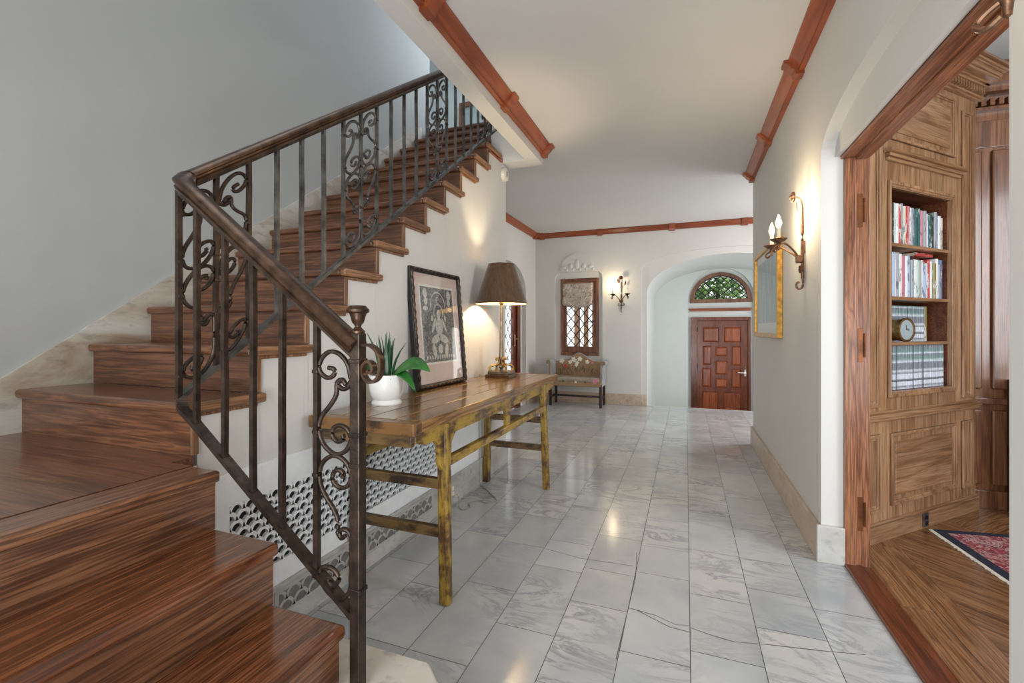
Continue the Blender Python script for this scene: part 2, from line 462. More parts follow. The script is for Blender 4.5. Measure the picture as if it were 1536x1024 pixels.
# floor: marble tiles in columns running away from the camera, random lengths, recessed grout
def make_floor():
    mb = MB(); uvs = []; tints = []
    w = .2478; x0 = .015 - 14*w; g = .0014
    fixed = {}
    def quad(xa, xb, ya, yb, tn, z=0):
        b = len(mb.v)
        mb.v.extend([(xa,ya,z),(xb,ya,z),(xb,yb,z),(xa,yb,z)]); mb.f.append([b,b+1,b+2,b+3]); mb.mi.append(0)
        ou, ov = random.uniform(0,50), random.uniform(0,50)
        uvs.append([(ou,ov),(ou+xb-xa,ov),(ou+xb-xa,ov+yb-ya),(ou,ov+yb-ya)]); tints.append(tn)
    def ext(y0a, y1a, xs0, xs1):
        nonlocal mb
        c = 0
        for c in range(24):
            xa = x0 + c*w; xb = xa + w
            if xb <= xs0 or xa >= xs1: continue
            y = y0a - random.uniform(0, .5)
            while y < y1a:
                L = random.choice([.3,.4,.45,.5,.55,.6])
                ya, yb = max(y, y0a), min(y+L, y1a)
                if yb - ya > .02:
                    k = random.uniform(.94, 1.03); wm = random.uniform(-.012, .02)
                    quad(max(xa, xs0)+g, min(xb, xs1)-g, ya+g, yb-g, (k+wm, k, k-wm))
                y += L
    ext(-1.5, 7.56, -2.42, 2.4)
    n = len(mb.f)
    b = len(mb.v)
    mb.v.extend([(-2.42,-1.5,-.002),(2.4,-1.5,-.002),(2.4,7.56,-.002),(-2.42,7.56,-.002)]); mb.f.append([b,b+1,b+2,b+3]); mb.mi.append(1)
    uvs.append([(0,0),(1,0),(1,1),(0,1)]); tints.append((1,1,1))
    b = len(mb.v)
    mb.v.extend([(-2.42,7.56,0),(2.4,7.56,0),(2.4,7.56,-.3),(-2.42,7.56,-.3)]); mb.f.append([b,b+1,b+2,b+3]); mb.mi.append(0)
    uvs.append([(0,0),(4,0),(4,.3),(0,.3)]); tints.append((1,1,1))
    # the cracks across three tiles
    for path in ([(-.228,2.032),(-.12,2.02),(-.04,1.985),(.017,2.0)], [(-.2,2.03),(-.06,1.96),(.02,1.955)], [(.017,1.985),(.1,1.965),(.171,1.955),(.3,1.985),(.492,2.02),(.62,2.05)], [(-.249,2.556),(-.228,2.3),(-.232,2.032),(-.238,1.7)], [(-.72,2.42),(-.52,2.384),(-.25,2.40)]):
        P = [Vector((p[0], p[1], .0006)) for p in path]
        for i in range(len(P)-1):
            d = (P[i+1]-P[i]).normalized(); s = Vector((-d.y, d.x, 0))*random.uniform(.0012, .0024)
            b = len(mb.v)
            mb.v.extend([tuple(P[i]-s), tuple(P[i+1]-s), tuple(P[i+1]+s), tuple(P[i]+s)]); mb.f.append([b,b+1,b+2,b+3]); mb.mi.append(1)
            uvs.append([(0,0),(1,0),(1,1),(0,1)]); tints.append((1,1,1))
    o = mb.build('floor', [M['tile'], M['grout']], uvs=uvs)
    a = o.data.color_attributes.new('tint', 'FLOAT_COLOR', 'CORNER')
    for p in o.data.polygons:
        for li in p.loop_indices: a.data[li].color = (*tints[p.index], 1)
    return o
struct(make_floor(), 'grey white marble tile floor of the hallway with a cracked tile', 'floor')

# ceiling slab over hall (not over the stairwell)
mb = MB()
mb.box(-1.21, .855, -1.5, 5.38, CEIL, CEIL+.1); mb.box(-1.21, 2.4, 5.38, 7.6, CEIL, CEIL+.1)
mb.box(-2.5, -1.21, 3.862, 7.6, CEIL, CEIL+.04)
struct(mb.build('ceiling', M['ceiling']), 'smooth off-white ceiling of the long hallway', 'ceiling')
# dropped beam between hall and stairwell, and its cross piece
mb = MB()
mb.box(-1.30, -1.19, -1.5, 3.92, 2.665, 5.2)
mb.box(XW-.1, -1.299, 3.76, 3.92, 2.665, 3.2)
struct(mb.build('wall_beam', M['plaster']), 'plastered beam edging the stairwell opening beside the ceiling', 'beam')

# stair wall with its stepped top
Y1, T, Z1, R = 1.013, .240, .9606, .1758
NST = 14
mb = MB()
mb.box(XW-.1, XW, .970, Y1+.024, 0, Z1-R-.036)
for k in range(12):
    ya = Y1 + k*T + (.0465 if True else 0); yb = Y1 + (k+1)*T + .0245; top = Z1 + k*R - .036
    mb.box(XW-.1, XW, ya, min(yb, 3.86), 0, min(top, 2.664))
    if k: mb.box(XW-.1, XW, ya-.0216, ya+.001, 0, min(Z1 + (k-1)*R - .036, 2.664))
mb.box(XW-.1, XW, Y1+.02, Y1+.05, 0, Z1-R-.036)
mb.box(-2.42, XW-.09, 3.76, 3.859, 0, 2.66)
struct(mb.build('wall_stair', M['plaster']), 'white wall below the staircase with a stepped top edge', 'wall')
# left wall of the stairwell, with upper part slightly set back
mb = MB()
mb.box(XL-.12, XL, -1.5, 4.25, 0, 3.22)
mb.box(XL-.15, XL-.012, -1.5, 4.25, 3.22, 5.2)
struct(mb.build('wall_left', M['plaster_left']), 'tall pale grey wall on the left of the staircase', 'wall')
mb = MB()
mb.box(-4.5, -1.3, 5.6, 5.7, 2.9, 5.2)
mb.box(-4.5, -4.4, 4.2, 5.6, 3.2, 5.2)
mb.box(-1.3, -1.2, 3.86, 5.7, 2.9, 5.2)
mb.box(-4.5, XL-.12, 4.15, 4.25, 3.2, 5.2)
mb.box(-4.5, -1.2, -1.5, 5.7, 5.2, 5.3)
mb.box(-4.5, -1.2, 4.43, 5.7, 3.1, 3.24)
struct(mb.build('wall_upstairs', M['plaster_cool']), 'bluish white walls of the upstairs hall beyond the top step', 'wall')

# left wall of the far hall with the glazed door recess
mb = MB()
mb.prism([(3.8,-.03),(7.6,-.03),(7.6,CEIL),(3.8,CEIL)], mYZ, -2.5, -2.40,
         holes=[[(5.55,-.02),(6.98,-.02)] + [(6.265+.715*math.cos(a), 1.78+.42*math.sin(a)) for a in [PI*i/16 for i in range(17)]]])
struct(mb.build('wall_hall', M['plaster']), 'cream plaster wall with an arched recess for the glazed side door', 'wall')

# far wall: shallow outer recess layer, then the arch opening; niche round the window
def ell(cx, cz, rx, rz, n=24, a0=PI, a1=0):
    return [(cx + rx*math.cos(a0+(a1-a0)*i/n), cz + rz*math.sin(a0+(a1-a0)*i/n)) for i in range(n+1)]
ACX = .63
outer_hole = [(ACX+1.288,-.02),(ACX+1.288,2.135)] + [p for p in ell(ACX, 2.135, 1.288, .295, 24, 0, PI)] + [(ACX-1.288,-.02)]
inner_hole = [(ACX+1.207,-.02)] + [p for p in ell(ACX, 1.765, 1.207, .57, 28, 0, PI)] + [(ACX-1.207,-.02)]
niche = [(-2.06,.66),(-1.265,.66),(-1.265,2.02)] + [(-1.265-.09*(1-math.cos(a)), 2.02+.13*math.sin(a)) for a in [PI/2*i/6 for i in range(1,7)]] + [(-1.97-.0,2.15)] + [(-1.97-.09*math.sin(a), 2.02+.13*math.cos(a)) for a in [PI/2*i/6 for i in range(1,7)]]
win_hole = [(-1.965,.775),(-1.335,.775),(-1.335,2.04),(-1.965,2.04)]
mb = MB()
ext = [(-2.42,-.03),(2.4,-.03),(2.4,CEIL),(-2.42,CEIL)]
mb.prism(ext, mXZ, YF, YF+.05, holes=[outer_hole, niche])
mb.prism(ext, mXZ, YF+.05, YF+.22, holes=[inner_hole, win_hole])
struct(mb.build('wall_far', M['plaster']), 'far plaster wall with the wide entrance arch and the window niche', 'wall')
# carved relief above the window
mb = MB()
pr = [(-1.95,2.16),(-1.41,2.16),(-1.41,2.20)] + [(-1.41-.27*(1-math.cos(t*PI/2))*1.0, 2.20+.25*math.sin(t*PI/2)) for t in [i/8 for i in range(1,9)]] + [(-1.95+.27*(1-math.cos(t*PI/2)), 2.20+.25*math.sin(t*PI/2)) for t in [1-i/8 for i in range(1,9)]] + [(-1.95,2.20)]
mb.prism(pr, mXZ, YF-.022, YF+.01)
for i in range(5):
    x = -1.90 + i*.11; hgt = [.05,.085,.15,.085,.05][i]
    mb.ball((x+.0, YF-.022, 2.20+hgt*.5), 1, .04, .012, hgt*.55, 6)
    mb.ball((x+.045, YF-.022, 2.185), 1, .022, .010, .022, 5)
o = mb.build('wall_relief', M['plaster'], smooth=True)
struct(o, 'pointed plaster relief of carved leaves over the window', 'relief')

# entrance vestibule behind the arch (a vaulted, lower porch)
mb = MB()
VY0, VY1 = YF+.22, 9.4
arc = ell(ACX, 1.765, 1.207, .57, 28, 0, PI)
vs = []
for (a, b) in [(ACX+1.207,-.6)] + arc + [(ACX-1.207,-.6)]:
    vs += [(a, VY0, b), (a, VY1, b)]
mb.add(vs, [(2*i, 2*i+1, 2*i+3, 2*i+2) for i in range(len(vs)//2-1)])
dn = [(1.175,-.599),(1.175,1.75)] + ell(.605, 1.75, .57, .60, 20, 0, PI)[1:] + [(.035,-.599)]
mb.prism([(-.7,-.6),(2.0,-.6),(2.0,2.6),(-.7,2.6)], mXZ, VY1, VY1+.09, holes=[dn])
fan = [(.605+.46*math.cos(a), 1.735+.46*math.sin(a)) for a in [PI*i/24 for i in range(25)]]
mb.prism([(-.7,-.6),(2.0,-.6),(2.0,2.6),(-.7,2.6)], mXZ, VY1+.09, VY1+.2, holes=[fan])
struct(mb.build('wall_vestibule', M['plaster_cool'], smooth=True, angle=30), 'pale vaulted entrance alcove behind the arch around the front door', 'wall')
mb = MB(); mb.box(-.7, 2.0, 7.56, 9.5, -.62, -.42); mb.box(-.58,1.84,7.56,7.86,-.42,-.21)
struct(mb.build('floor_vestibule', M['grey_stone']), 'lower stone floor of the entrance alcove', 'floor')

# right wall with the shallow arched recess round the library doorway
mb = MB()
DN, DF = 1.313, 2.80       # doorway near and far edges
def arch_r(z0, rise, n=20):
    c = (DN+DF)/2; h = (DF-DN)/2
    return [(c + h*math.cos(PI*i/n), z0 + rise*math.sin(PI*i/n)**.8) for i in range(n+1)]
hole = [(DN,-.02),(DF,-.02)] + arch_r(2.085, .185)
mb.prism([(-1.5,-.03),(5.38,-.03),(5.38,CEIL),(-1.5,CEIL)], mYZ, XR, XR+.06, holes=[hole])
mb.prism([(-1.5,-.03),(5.38,-.03),(5.38,CEIL),(-1.5,CEIL)], mYZ, XR+.06, XR+.2, holes=[[(DN,-.02),(DF,-.02),(DF,2.085),(DN,2.085)]])
struct(mb.build('wall_right', M['plaster']), 'right hallway wall with an arched recess around the library doorway', 'wall')
mb = MB(); mb.box(XR+.001, 2.4, 5.28, 5.38, 0, CEIL); mb.box(2.4, 2.5, 5.28, 7.6, 0, CEIL)
struct(mb.build('wall_side', M['plaster']), 'plaster wall turning away at the end of the right hallway wall', 'wall')
mb = MB(); mb.box(-2.64, XR+.2, -1.62, -1.5, 0, 5.2)
struct(mb.build('wall_back', M['plaster']), 'plaster wall at the near end of the hallway', 'wall')

# baseboards
mb = MB(); mb.box(XR-.022, XR, DF, 5.40, 0, .185); mb.box(XR-.022, XR+.1, 5.38, 5.40, 0, .185)
struct(mb.build('baseboard_right', M['beige_stone'], bevel=.004), 'beige stone baseboard along the right hallway wall', 'baseboard')
mb = MB(); mb.box(XR-.022, .755, DF-.022, DF, 0, .19)
struct(mb.build('baseboard_pier', M['grey_stone'], bevel=.004), 'grey stone baseboard block at the library doorway pier', 'baseboard')
mb = MB(); mb.box(-2.40, ACX-1.288, YF-.022, YF, 0, .175); mb.box(ACX-1.288,ACX-1.207,YF+.028,YF+.05,0,.175); mb.box(ACX-1.29,ACX-1.268,YF-.022,YF+.05,0,.175)
struct(mb.build('baseboard_far', M['beige_stone'], bevel=.004), 'beige stone baseboard under the far window and settee', 'baseboard')
mb = MB(); mb.box(XW, -1.502, 3.28, 3.86, 0, .19); mb.box(XW, -1.492, .95, 3.28, 0, .195); mb.box(XW-.02,-1.502,3.86,3.88,0,.19)
bst = struct(mb.build('baseboard_stair', M['grey_stone'], bevel=.004), 'grey stone baseboard under the white radiator grille', 'baseboard')
mb = MB(); mb.box(-2.40,-2.378,3.86,5.55,0,.175); mb.box(-2.40,-2.378,6.98,YF,0,.175)
struct(mb.build('baseboard_hall', M['beige_stone'], bevel=.004), 'beige stone baseboard beside the glazed side door', 'baseboard')
# sloping stone skirt on the left wall
mb = MB()
def sk(y): return 1.006 + .735*(y-.978)
mb.prism([(-1.4,.4),(-1.4,.785+.17),(.90,.785+.17),(.978,1.006),(4.05,sk(4.05)),(4.05,sk(4.05)-.55),(1.0,.6),(1.0,.4)], mYZ, XL, XL+.018)
struct(mb.build('baseboard_left', M['skirt_stone']), 'mottled stone skirt sloping up the left wall with the stairs', 'baseboard')

# crown mouldings with corbel brackets
PROF = [(0,0),(.085,0),(.085,-.014),(.066,-.024),(.05,-.045),(.034,-.056),(.030,-.060),(.030,-.076),(0,-.076)]
BIG = [(0,0),(.108,0),(.108,-.016),(.090,-.026),(.070,-.052),(.050,-.066),(.046,-.094),(0,-.094)]
def crown(name, label, axis, w, sgn, a0, a1, brackets, mat):
    mb = MB()
    if axis == 'Y': f = lambda a, b, d: (w + sgn*a, d, CEIL + b)
    else: f = lambda a, b, d: (d, w + sgn*a, CEIL + b)
    mb.prism(PROF, f, a0, a1)
    o = mb.build(name, mat, smooth=True, angle=25)
    struct(o, label, 'crown moulding')
    for c in brackets:
        m2 = MB(); m2.prism(BIG, f, c-.04, c+.04)
        m2.build('bracket', mat, o, smooth=True, angle=25)
crown('trim_1', 'long reddish wood crown moulding above the right wall', 'Y', XR, -1, -1.4, 5.33, [2.05, 3.19, 4.29, 5.29], M['crown'])
crown('trim_2', 'reddish wood crown moulding along the stairwell beam', 'Y', -1.19, 1, -1.4, 3.92, [1.93, 2.96, 3.88], M['crown'])
crown('trim_3', 'thin reddish wood crown moulding above the far wall', 'X', YF, -1, -2.40, 2.4, [-2.28, -1.30, -.20, .8], M['crown_x'])
crown('trim_4', 'short reddish wood crown moulding above the glazed side door', 'Y', -2.40, 1, 3.9, 7.46, [5.3, 7.36], M['crown'])
mb = MB(); mb.box(XW-.02, XW+.012, 3.50, 3.755, 2.668, 2.70)
struct(mb.build('trim_5', M['crown']), 'short piece of reddish moulding above the top stairs', 'moulding')

# library doorway casing
o = MB().box(.753, .802, DF-.02, DF+.03, 0, 2.07).box(.802, .864, DF-.008, DF+.03, 0, 2.07).build('trim_6', M['jamb_z'], bevel=.003)
struct(o, 'brown oak casing lining the library doorway', 'door casing')
MB().box(.74, .802, DN, DF, 2.07, 2.105).box(.802, .86, DN, DF, 2.058, 2.105).box(.735,.755,DN,DF,2.085,2.11).build('casing_head', M['jamb_y'], o, bevel=.003)
MB().box(.753, .85, DN-.03, DN+.02, 0, 2.07).build('casing_jamb', M['jamb_z'], o, bevel=.003)
for z in (1.80, 1.12, .27):
    h = MB().box(.812, .834, DF-.011, DF-.006, z-.085, z+.085).build('hinge_plate', M['hinge'], o, bevel=.001)
    MB().tube([(.84, DF-.013, z-.06),(.84, DF-.013, z+.06)], .005, 8).build('hinge_pin', M['hinge'], h)
mb = MB(); mb.box(.752, .83, DN, DF, -.01, .012); mb.box(.83,.87,DN,DF,-.01,.006)
struct(mb.build('trim_7', M['threshold'], bevel=.004), 'dark reddish wood threshold strip between marble and parquet', 'threshold')

# library shell
def herringbone():
    import bmesh
    mb = MB(); uvs = []
    W, L = .105, .63
    g = .0008
    def plank(c, d, n, l, w):
        c = Vector(c); d = Vector(d); n = Vector(n)
        ou, ov = random.uniform(0,40), random.uniform(0,40)
        P = [c - d*(l/2-g) - n*(w/2-g), c + d*(l/2-g) - n*(w/2-g), c + d*(l/2-g) + n*(w/2-g), c - d*(l/2-g) + n*(w/2-g)]
        b = len(mb.v); mb.v.extend([(p.x, p.y, .002) for p in P]); mb.f.append([b,b+1,b+2,b+3]); mb.mi.append(0)
        uvs.append([(ou,ov),(ou+l,ov),(ou+l,ov+w),(ou,ov+w)])
    # border boards along the doorway
    y = -.5
    for x0_, x1_ in ((.87,.985),(.985,1.10)):
        y = -.5 - random.uniform(0,1)
        while y < 4.1:
            l = random.uniform(1.1, 1.8)
            plank(((x0_+x1_)/2, y+l/2), (0,1), (-1,0), l, x1_-x0_); y += l
    # chevron rows beyond
    x = 1.10; row = 0; wid = .46
    while x < 3.2:
        sl = 1 if row % 2 else -1
        d = Vector((1, sl, 0)).normalized(); n = Vector((-d.y, d.x, 0))
        y = -1.2
        while y < 4.6:
            ou, ov = random.uniform(0,40), random.uniform(0,40)
            h = W*1.4142
            P = [(x+g, y+g), (x+wid-g, y+sl*wid+g), (x+wid-g, y+sl*wid+h-g), (x+g, y+h-g)]
            b = len(mb.v); mb.v.extend([(p[0], p[1], .002) for p in P]); mb.f.append([b,b+1,b+2,b+3]); mb.mi.append(0)
            uvs.append([(ou + Vector((p[0]-x, p[1]-y, 0)).dot(d), ov + Vector((p[0]-x, p[1]-y, 0)).dot(n)) for p in P])
            y += h
        x += wid; row += 1
    b = len(mb.v); mb.v.extend([(.85,-.5,-.001),(3.2,-.5,-.001),(3.2,4.6,-.001),(.85,4.6,-.001)]); mb.f.append([b,b+1,b+2,b+3]); mb.mi.append(1)
    uvs.append([(0,0),(1,0),(1,1),(0,1)])
    return mb.build('floor_library', [M['parquet'], M['black']], uvs=uvs)
struct(herringbone(), 'dark oak parquet floor of the library', 'floor')
mb = MB(); mb.box(.855, 3.3, -.6, 4.7, 3.0, 3.1)
struct(mb.build('ceiling_library', M['plaster_cool']), 'pale blue grey ceiling of the library', 'ceiling')
# panelled wall of the library beyond the bookcase
LY = 4.03
mb = MB(); mb.box(1.6, 3.3, LY, LY+.1, 0, 3.0)
wl = struct(mb.build('wall_library', M['lib_dark']), 'dark oak panelled wall at the right end of the bookcase', 'wall')
MB().box(1.7,3.2,LY-.02,LY,0,.12).box(1.7,3.2,LY-.03,LY,.70,.74).box(1.7,3.2,LY-.015,LY,2.42,2.6).build('panel_rail', M['lib_dark'], wl, bevel=.004)
for (xa, xb) in ((1.80,1.865),(1.915,2.01),(2.06,2.3),(2.36,2.6)):
    for (za, zb) in ((.16,.66),(.80,2.40)):
        MB().box(xa, xb, LY-.022, LY, za, zb).build('wall_panel', M['lib_dark'], wl, bevel=.010)
dm = MB().box(1.7,3.2,LY-.05,LY,2.66,2.68).box(1.7,3.2,LY-.10,LY,2.76,2.80).box(1.7,3.2,LY-.14,LY,2.80,2.90)
for i in range(30):
    dm.box(1.80+i*.045, 1.825+i*.045, LY-.05, LY, 2.69, 2.735)
dm.build('cornice', M['lib_dark'], wl)
mb = MB(); mb.box(3.3,3.4,-.6,4.7,0,3.0); mb.box(.85,3.3,-.7,-.6,0,3.0)
struct(mb.build('wall_study', M['lib_dark']), 'oak wall of the library out of sight of the doorway', 'wall')

# ------------------------------------------------------------------ windows and doors
def lattice(mb, inside, u0, u1, v0, v1, step_u, step_v, fmap, r=.004):
    """diamond lead cames clipped to inside(u,v)"""
    n = int((u1-u0)/step_u + (v1-v0)/step_v) + 4
    for sgn in (1, -1):
        for k in range(-n, n):
            pts = []
            for i in range(161):
                t = i/160
                u = u0 + (u1-u0)*t
                v = v0 + sgn*(u-u0)/step_u*step_v + k*step_v
                if inside(u, v): pts.append((u, v))
                else:
                    if len(pts) > 1: mb.tube([fmap(*pts[0]), fmap(*pts[-1])], r, 5)
                    pts = []
            if len(pts) > 1: mb.tube([fmap(*pts[0]), fmap(*pts[-1])], r, 5)

# window_1: leaded casement over the settee
w1 = thing('window_1', 'narrow leaded casement window in a wood frame over the settee', 'window', (-1.65, YF+.08, .775), kind='structure')
def frame_rect(mb, x0, x1, z0, z1, t, y0, y1, tb=None):
    tb = tb or t
    mb.box(x0, x0+t, y0, y1, z0, z1); mb.box(x1-t, x1, y0, y1, z0, z1)
    mb.box(x0+t, x1-t, y0, y1, z1-t, z1); mb.box(x0+t, x1-t, y0, y1, z0, z0+tb)
    return mb
frame_rect(MB(), -1.97, -1.33, .77, 2.045, .05, YF+.03, YF+.12).build('window_frame', M['frame_wood'], w1, bevel=.004)
frame_rect(MB(), -1.918, -1.382, .82, 1.993, .045, YF+.055, YF+.10, .10).build('sash', M['frame_wood'], w1, bevel=.004)
mb = MB(); lattice(mb, lambda u, v: -1.872 < u < -1.428 and .92 < v < 1.945, -1.872, -1.428, .92, 1.945, .148, .185, lambda u, v: (u, YF+.075, v), .009)
mb.build('lead_lattice', M['lead'], w1)
MB().box(-1.875,-1.425,YF+.085,YF+.089,.915,1.95).build('pane', M['glass'], w1)
MB().box(-1.445,-1.405,YF+.035,YF+.055,1.33,1.35).tube([(-1.425,YF+.04,1.34),(-1.50,YF+.03,1.335)],.007,8).build('latch', M['lead'], w1)

rs = thing('roman_shade', 'patterned roman shade gathered at the top of the far window', 'window blind', (-1.69, YF, 1.6))
mb = MB()
nx, nz = 16, 14
vs = []
for i in range(nx+1):
    for j in range(nz+1):
        u = i/nx; v = j/nz
        x = -1.93 + .50*u; sag = .05*(1-(2*u-1)**2)
        z = 1.975 - (.37+sag)*v
        y = YF + .02 - .012*math.sin(v*PI) - (.03*max(0, math.sin((v-.72)/.28*PI)) if v > .72 else 0)
        vs.append((x, y, z))
mb.add(vs, [(i*(nz+1)+j, (i+1)*(nz+1)+j, (i+1)*(nz+1)+j+1, i*(nz+1)+j+1) for i in range(nx) for j in range(nz)])
o = mb.build('shade_cloth', M['damask'], rs, smooth=True, angle=80)
md = o.modifiers.new('s', 'SOLIDIFY'); md.thickness = .004
MB().box(-1.93,-1.43,YF+.012,YF+.03,1.965,1.99).build('head_rail', M['frame_wood'], rs)

# window_2: fanlight over the entrance door
w2 = thing('window_2', 'half round leaded fanlight above the entrance door', 'window', (.605, 9.5, 1.735), kind='structure')
out_ = [(.605+.535*math.cos(PI*i/28), 1.74+.535*math.sin(PI*i/28)) for i in range(29)] + [(.07,1.705),(1.14,1.705)]
inn_ = [(.605+.455*math.cos(PI*i/28), 1.775+.435*math.sin(PI*i/28)) for i in range(29)]
MB().prism(out_, mXZ, 9.455, 9.50, holes=[inn_]).build('window_frame', M['frame_wood'], w2, bevel=.004)
mb = MB(); lattice(mb, lambda u, v: v > 1.775 and ((u-.605)/.455)**2 + ((v-1.775)/.435)**2 < 1, .15, 1.06, 1.775, 2.21, .13, .12, lambda u, v: (u, 9.472, v), .008)
mb.tube([(.605+.45*math.cos(PI*i/24), 9.475, 1.775+.43*math.sin(PI*i/24)) for i in range(25)], .008, 6)
mb.build('lead_lattice', M['lead'], w2)
MB().prism(inn_, mXZ, 9.482, 9.486).build('pane', M['glass'], w2)
mb = MB(); mb.box(.055, 1.13, 9.42, 9.50, 1.575, 1.60); mb.box(.07, 1.115, 9.45, 9.50, 1.545, 1.575)
struct(mb.build('trim_8', M['crown_x'], bevel=.004), 'thin wood moulding between the entrance door and the fanlight', 'moulding')

# door_1: panelled entrance door
d1 = thing('door_1', 'reddish panelled wooden front door with a lever handle', 'door', (.6, 9.47, -.42), kind='structure')
mb = MB(); mb.box(.09,.20,9.43,9.5,-.42,1.435); mb.box(1.065,1.11,9.43,9.5,-.42,1.435); mb.box(.20,1.065,9.43,9.5,1.365,1.435)
mb.build('door_frame', M['door_dark'], d1, bevel=.006)
leaf = MB().box(.20,1.065,9.462,9.5,-.41,1.365).build('door_leaf', M['door'], d1)
DX = lambda x: .224 + (x-350)*.003075
DZ = lambda y: 1.334 - (y-440)*.0032
pan = [(375,462,470,555),(492,585,470,555),(375,420,580,690),(535,585,580,690),(370,420,710,820),(535,585,710,820),(445,510,585,637),(445,510,665,745),(445,510,770,822),(370,460,850,960),(490,585,850,960)]
# stiles and rails raised around the panels
rails = MB()
outer = [(.20,-.41),(1.065,-.41),(1.065,1.365),(.20,1.365)]
rails.prism(outer, mXZ, 9.448, 9.463, holes=[[(DX(a),DZ(d)),(DX(b),DZ(d)),(DX(b),DZ(c)),(DX(a),DZ(c))] for a,b,c,d in pan])
rails.build('stile_and_rail', M['door_dark'], leaf, bevel=.004)
for a,b,c,d in pan:
    xa, xb, za, zb = DX(a), DX(b), DZ(d), DZ(c)
    p = MB(); m_ = .028
    vs = [(xa,9.462,za),(xb,9.462,za),(xb,9.462,zb),(xa,9.462,zb),(xa+m_,9.447,za+m_),(xb-m_,9.447,za+m_),(xb-m_,9.447,zb-m_),(xa+m_,9.447,zb-m_)]
    p.add(vs, [(0,1,5,4),(1,2,6,5),(2,3,7,6),(3,0,4,7),(4,5,6,7)]); p.build('door_panel', M['door'], leaf)
h = MB().box(1.005,1.035,9.436,9.448,.34,.46).tube([(1.02,9.43,.40),(1.02,9.40,.40),(.99,9.395,.40),(.89,9.395,.405)],.011,8).build('door_handle', M['chrome'], d1, smooth=True)
MB().obox((1.02,9.44,.50),(1,0,0),(0,1,0),(0,0,1),.022,.018,.03).build('deadbolt', M['brass'], d1, bevel=.004)
for z in (1.2,.5):
    MB().tube([(.20,9.425,z-.04),(.20,9.425,z+.04)],.010,8).build('hinge', M['lead'], d1)

# door_2: glazed side door in the left hall wall
d2 = thing('door_2', 'glazed wooden side door behind the table lamp', 'door', (-2.45, 6.2, 0), kind='structure')
mb = MB()
for (a,b) in ((5.55,5.62),(6.60,6.72)): mb.box(-2.47,-2.40,a,b,0,1.95)
mb.box(-2.47,-2.40,5.55,6.72,1.87,1.95); mb.build('door_frame', M['door_dark'], d2, bevel=.004)
mb = MB()
for (a,b) in ((5.62,5.72),(6.47,6.59)): mb.box(-2.465,-2.43,a,b,.02,1.87)
mb.box(-2.465,-2.43,5.72,6.47,1.76,1.87); mb.box(-2.465,-2.43,5.72,6.47,.02,.26)
sa = mb.build('door_leaf', M['door_dark'], d2, bevel=.004)
MB().box(-2.45,-2.446,5.72,6.47,.26,1.76).build('pane', M['glass'], sa)
mb = MB(); lattice(mb, lambda u,v: 5.72<u<6.47 and .26<v<1.76, 5.72,6.47,.26,1.76,.16,.21, lambda u,v:(-2.44,u,v), .005); mb.build('lead_lattice', M['lead'], sa)
MB().box(-2.425,-2.41,6.50,6.53,.95,1.12).tube([(-2.42,6.515,1.06),(-2.38,6.515,1.06),(-2.375,6.44,1.06)],.008,8).build('door_handle', M['brass'], d2)
# infill wall above/right of door_2 inside the recess
mb = MB(); mb.prism([(5.5,-.03),(7.05,-.03),(7.05,2.3),(5.5,2.3)], mYZ, -2.52, -2.47, holes=[[(5.62,-.02),(6.60,-.02),(6.60,1.88),(5.62,1.88)]])
struct(mb.build('wall_recess', M['plaster']), 'recessed plaster around the glazed side door', 'wall')

# ------------------------------------------------------------------ staircase
st = thing('staircase', 'dark oak staircase turning at a landing and climbing the left wall', 'staircase', (-1.9, 1.0, 0))
LAND = Z1 - R
YE = .968
NOSE = .035
XO = -1.49
# upper flight
for k in range(NST):
    yk, zk = Y1 + k*T, Z1 + k*R
    xl = XL + .018
    xr = XO-.03 if k < 11 else XW-.101
    MB().box(xl, xr, yk, yk+T+.0243, zk-NOSE, zk).build('tread', M['oak_x'], st, bevel=.012, seg=3)
    MB().box(xl, XW if k < 11 else XW-.101, yk+.025, yk+.045, zk-R, zk-NOSE+.001).build('riser', M['oak_x'], st)
    if k < 11:
        MB().box(XO-.0294, XO, yk, yk+T+.055, zk-NOSE, zk).build('return_nosing', M['oak_end'], st, bevel=.008, seg=3)
        MB().box(XW+.0004, XW+.010, yk+.022, yk+.047, zk-R+.001, zk-NOSE-.0005).box(XW+.0004, XW+.012, yk+.022, yk+T+.03, zk-NOSE-.014, zk-NOSE).build('riser_trim', M['oak_z'], st, bevel=.003)
# landing: boards running across, edge board along the drop
x = XL
for i, (xa, xb) in enumerate([(XL+.001, -2.14), (-2.14, -1.80), (-1.80, -1.40)]):
    pass
yb = -.25
while yb < Y1+.02:
    y2 = min(yb+.16, Y1+.024)
    if yb < YE-.001 < y2: y2 = YE-.001
    MB().box(XL+.018, -1.41 if y2 <= YE else -1.505, yb, y2-.0006, LAND-NOSE, LAND).build('landing_board', M['oak_x'], st)
    yb = y2
MB().box(-1.409, -1.285, -.25, YE, LAND-NOSE, LAND).build('landing_nosing', M['oak_lit'], st, bevel=.010, seg=3)
MB().box(XL+.02, -1.335, -.25, YE-.003, .1, LAND-NOSE-.002).build('landing_base', M['oak_y'], st)
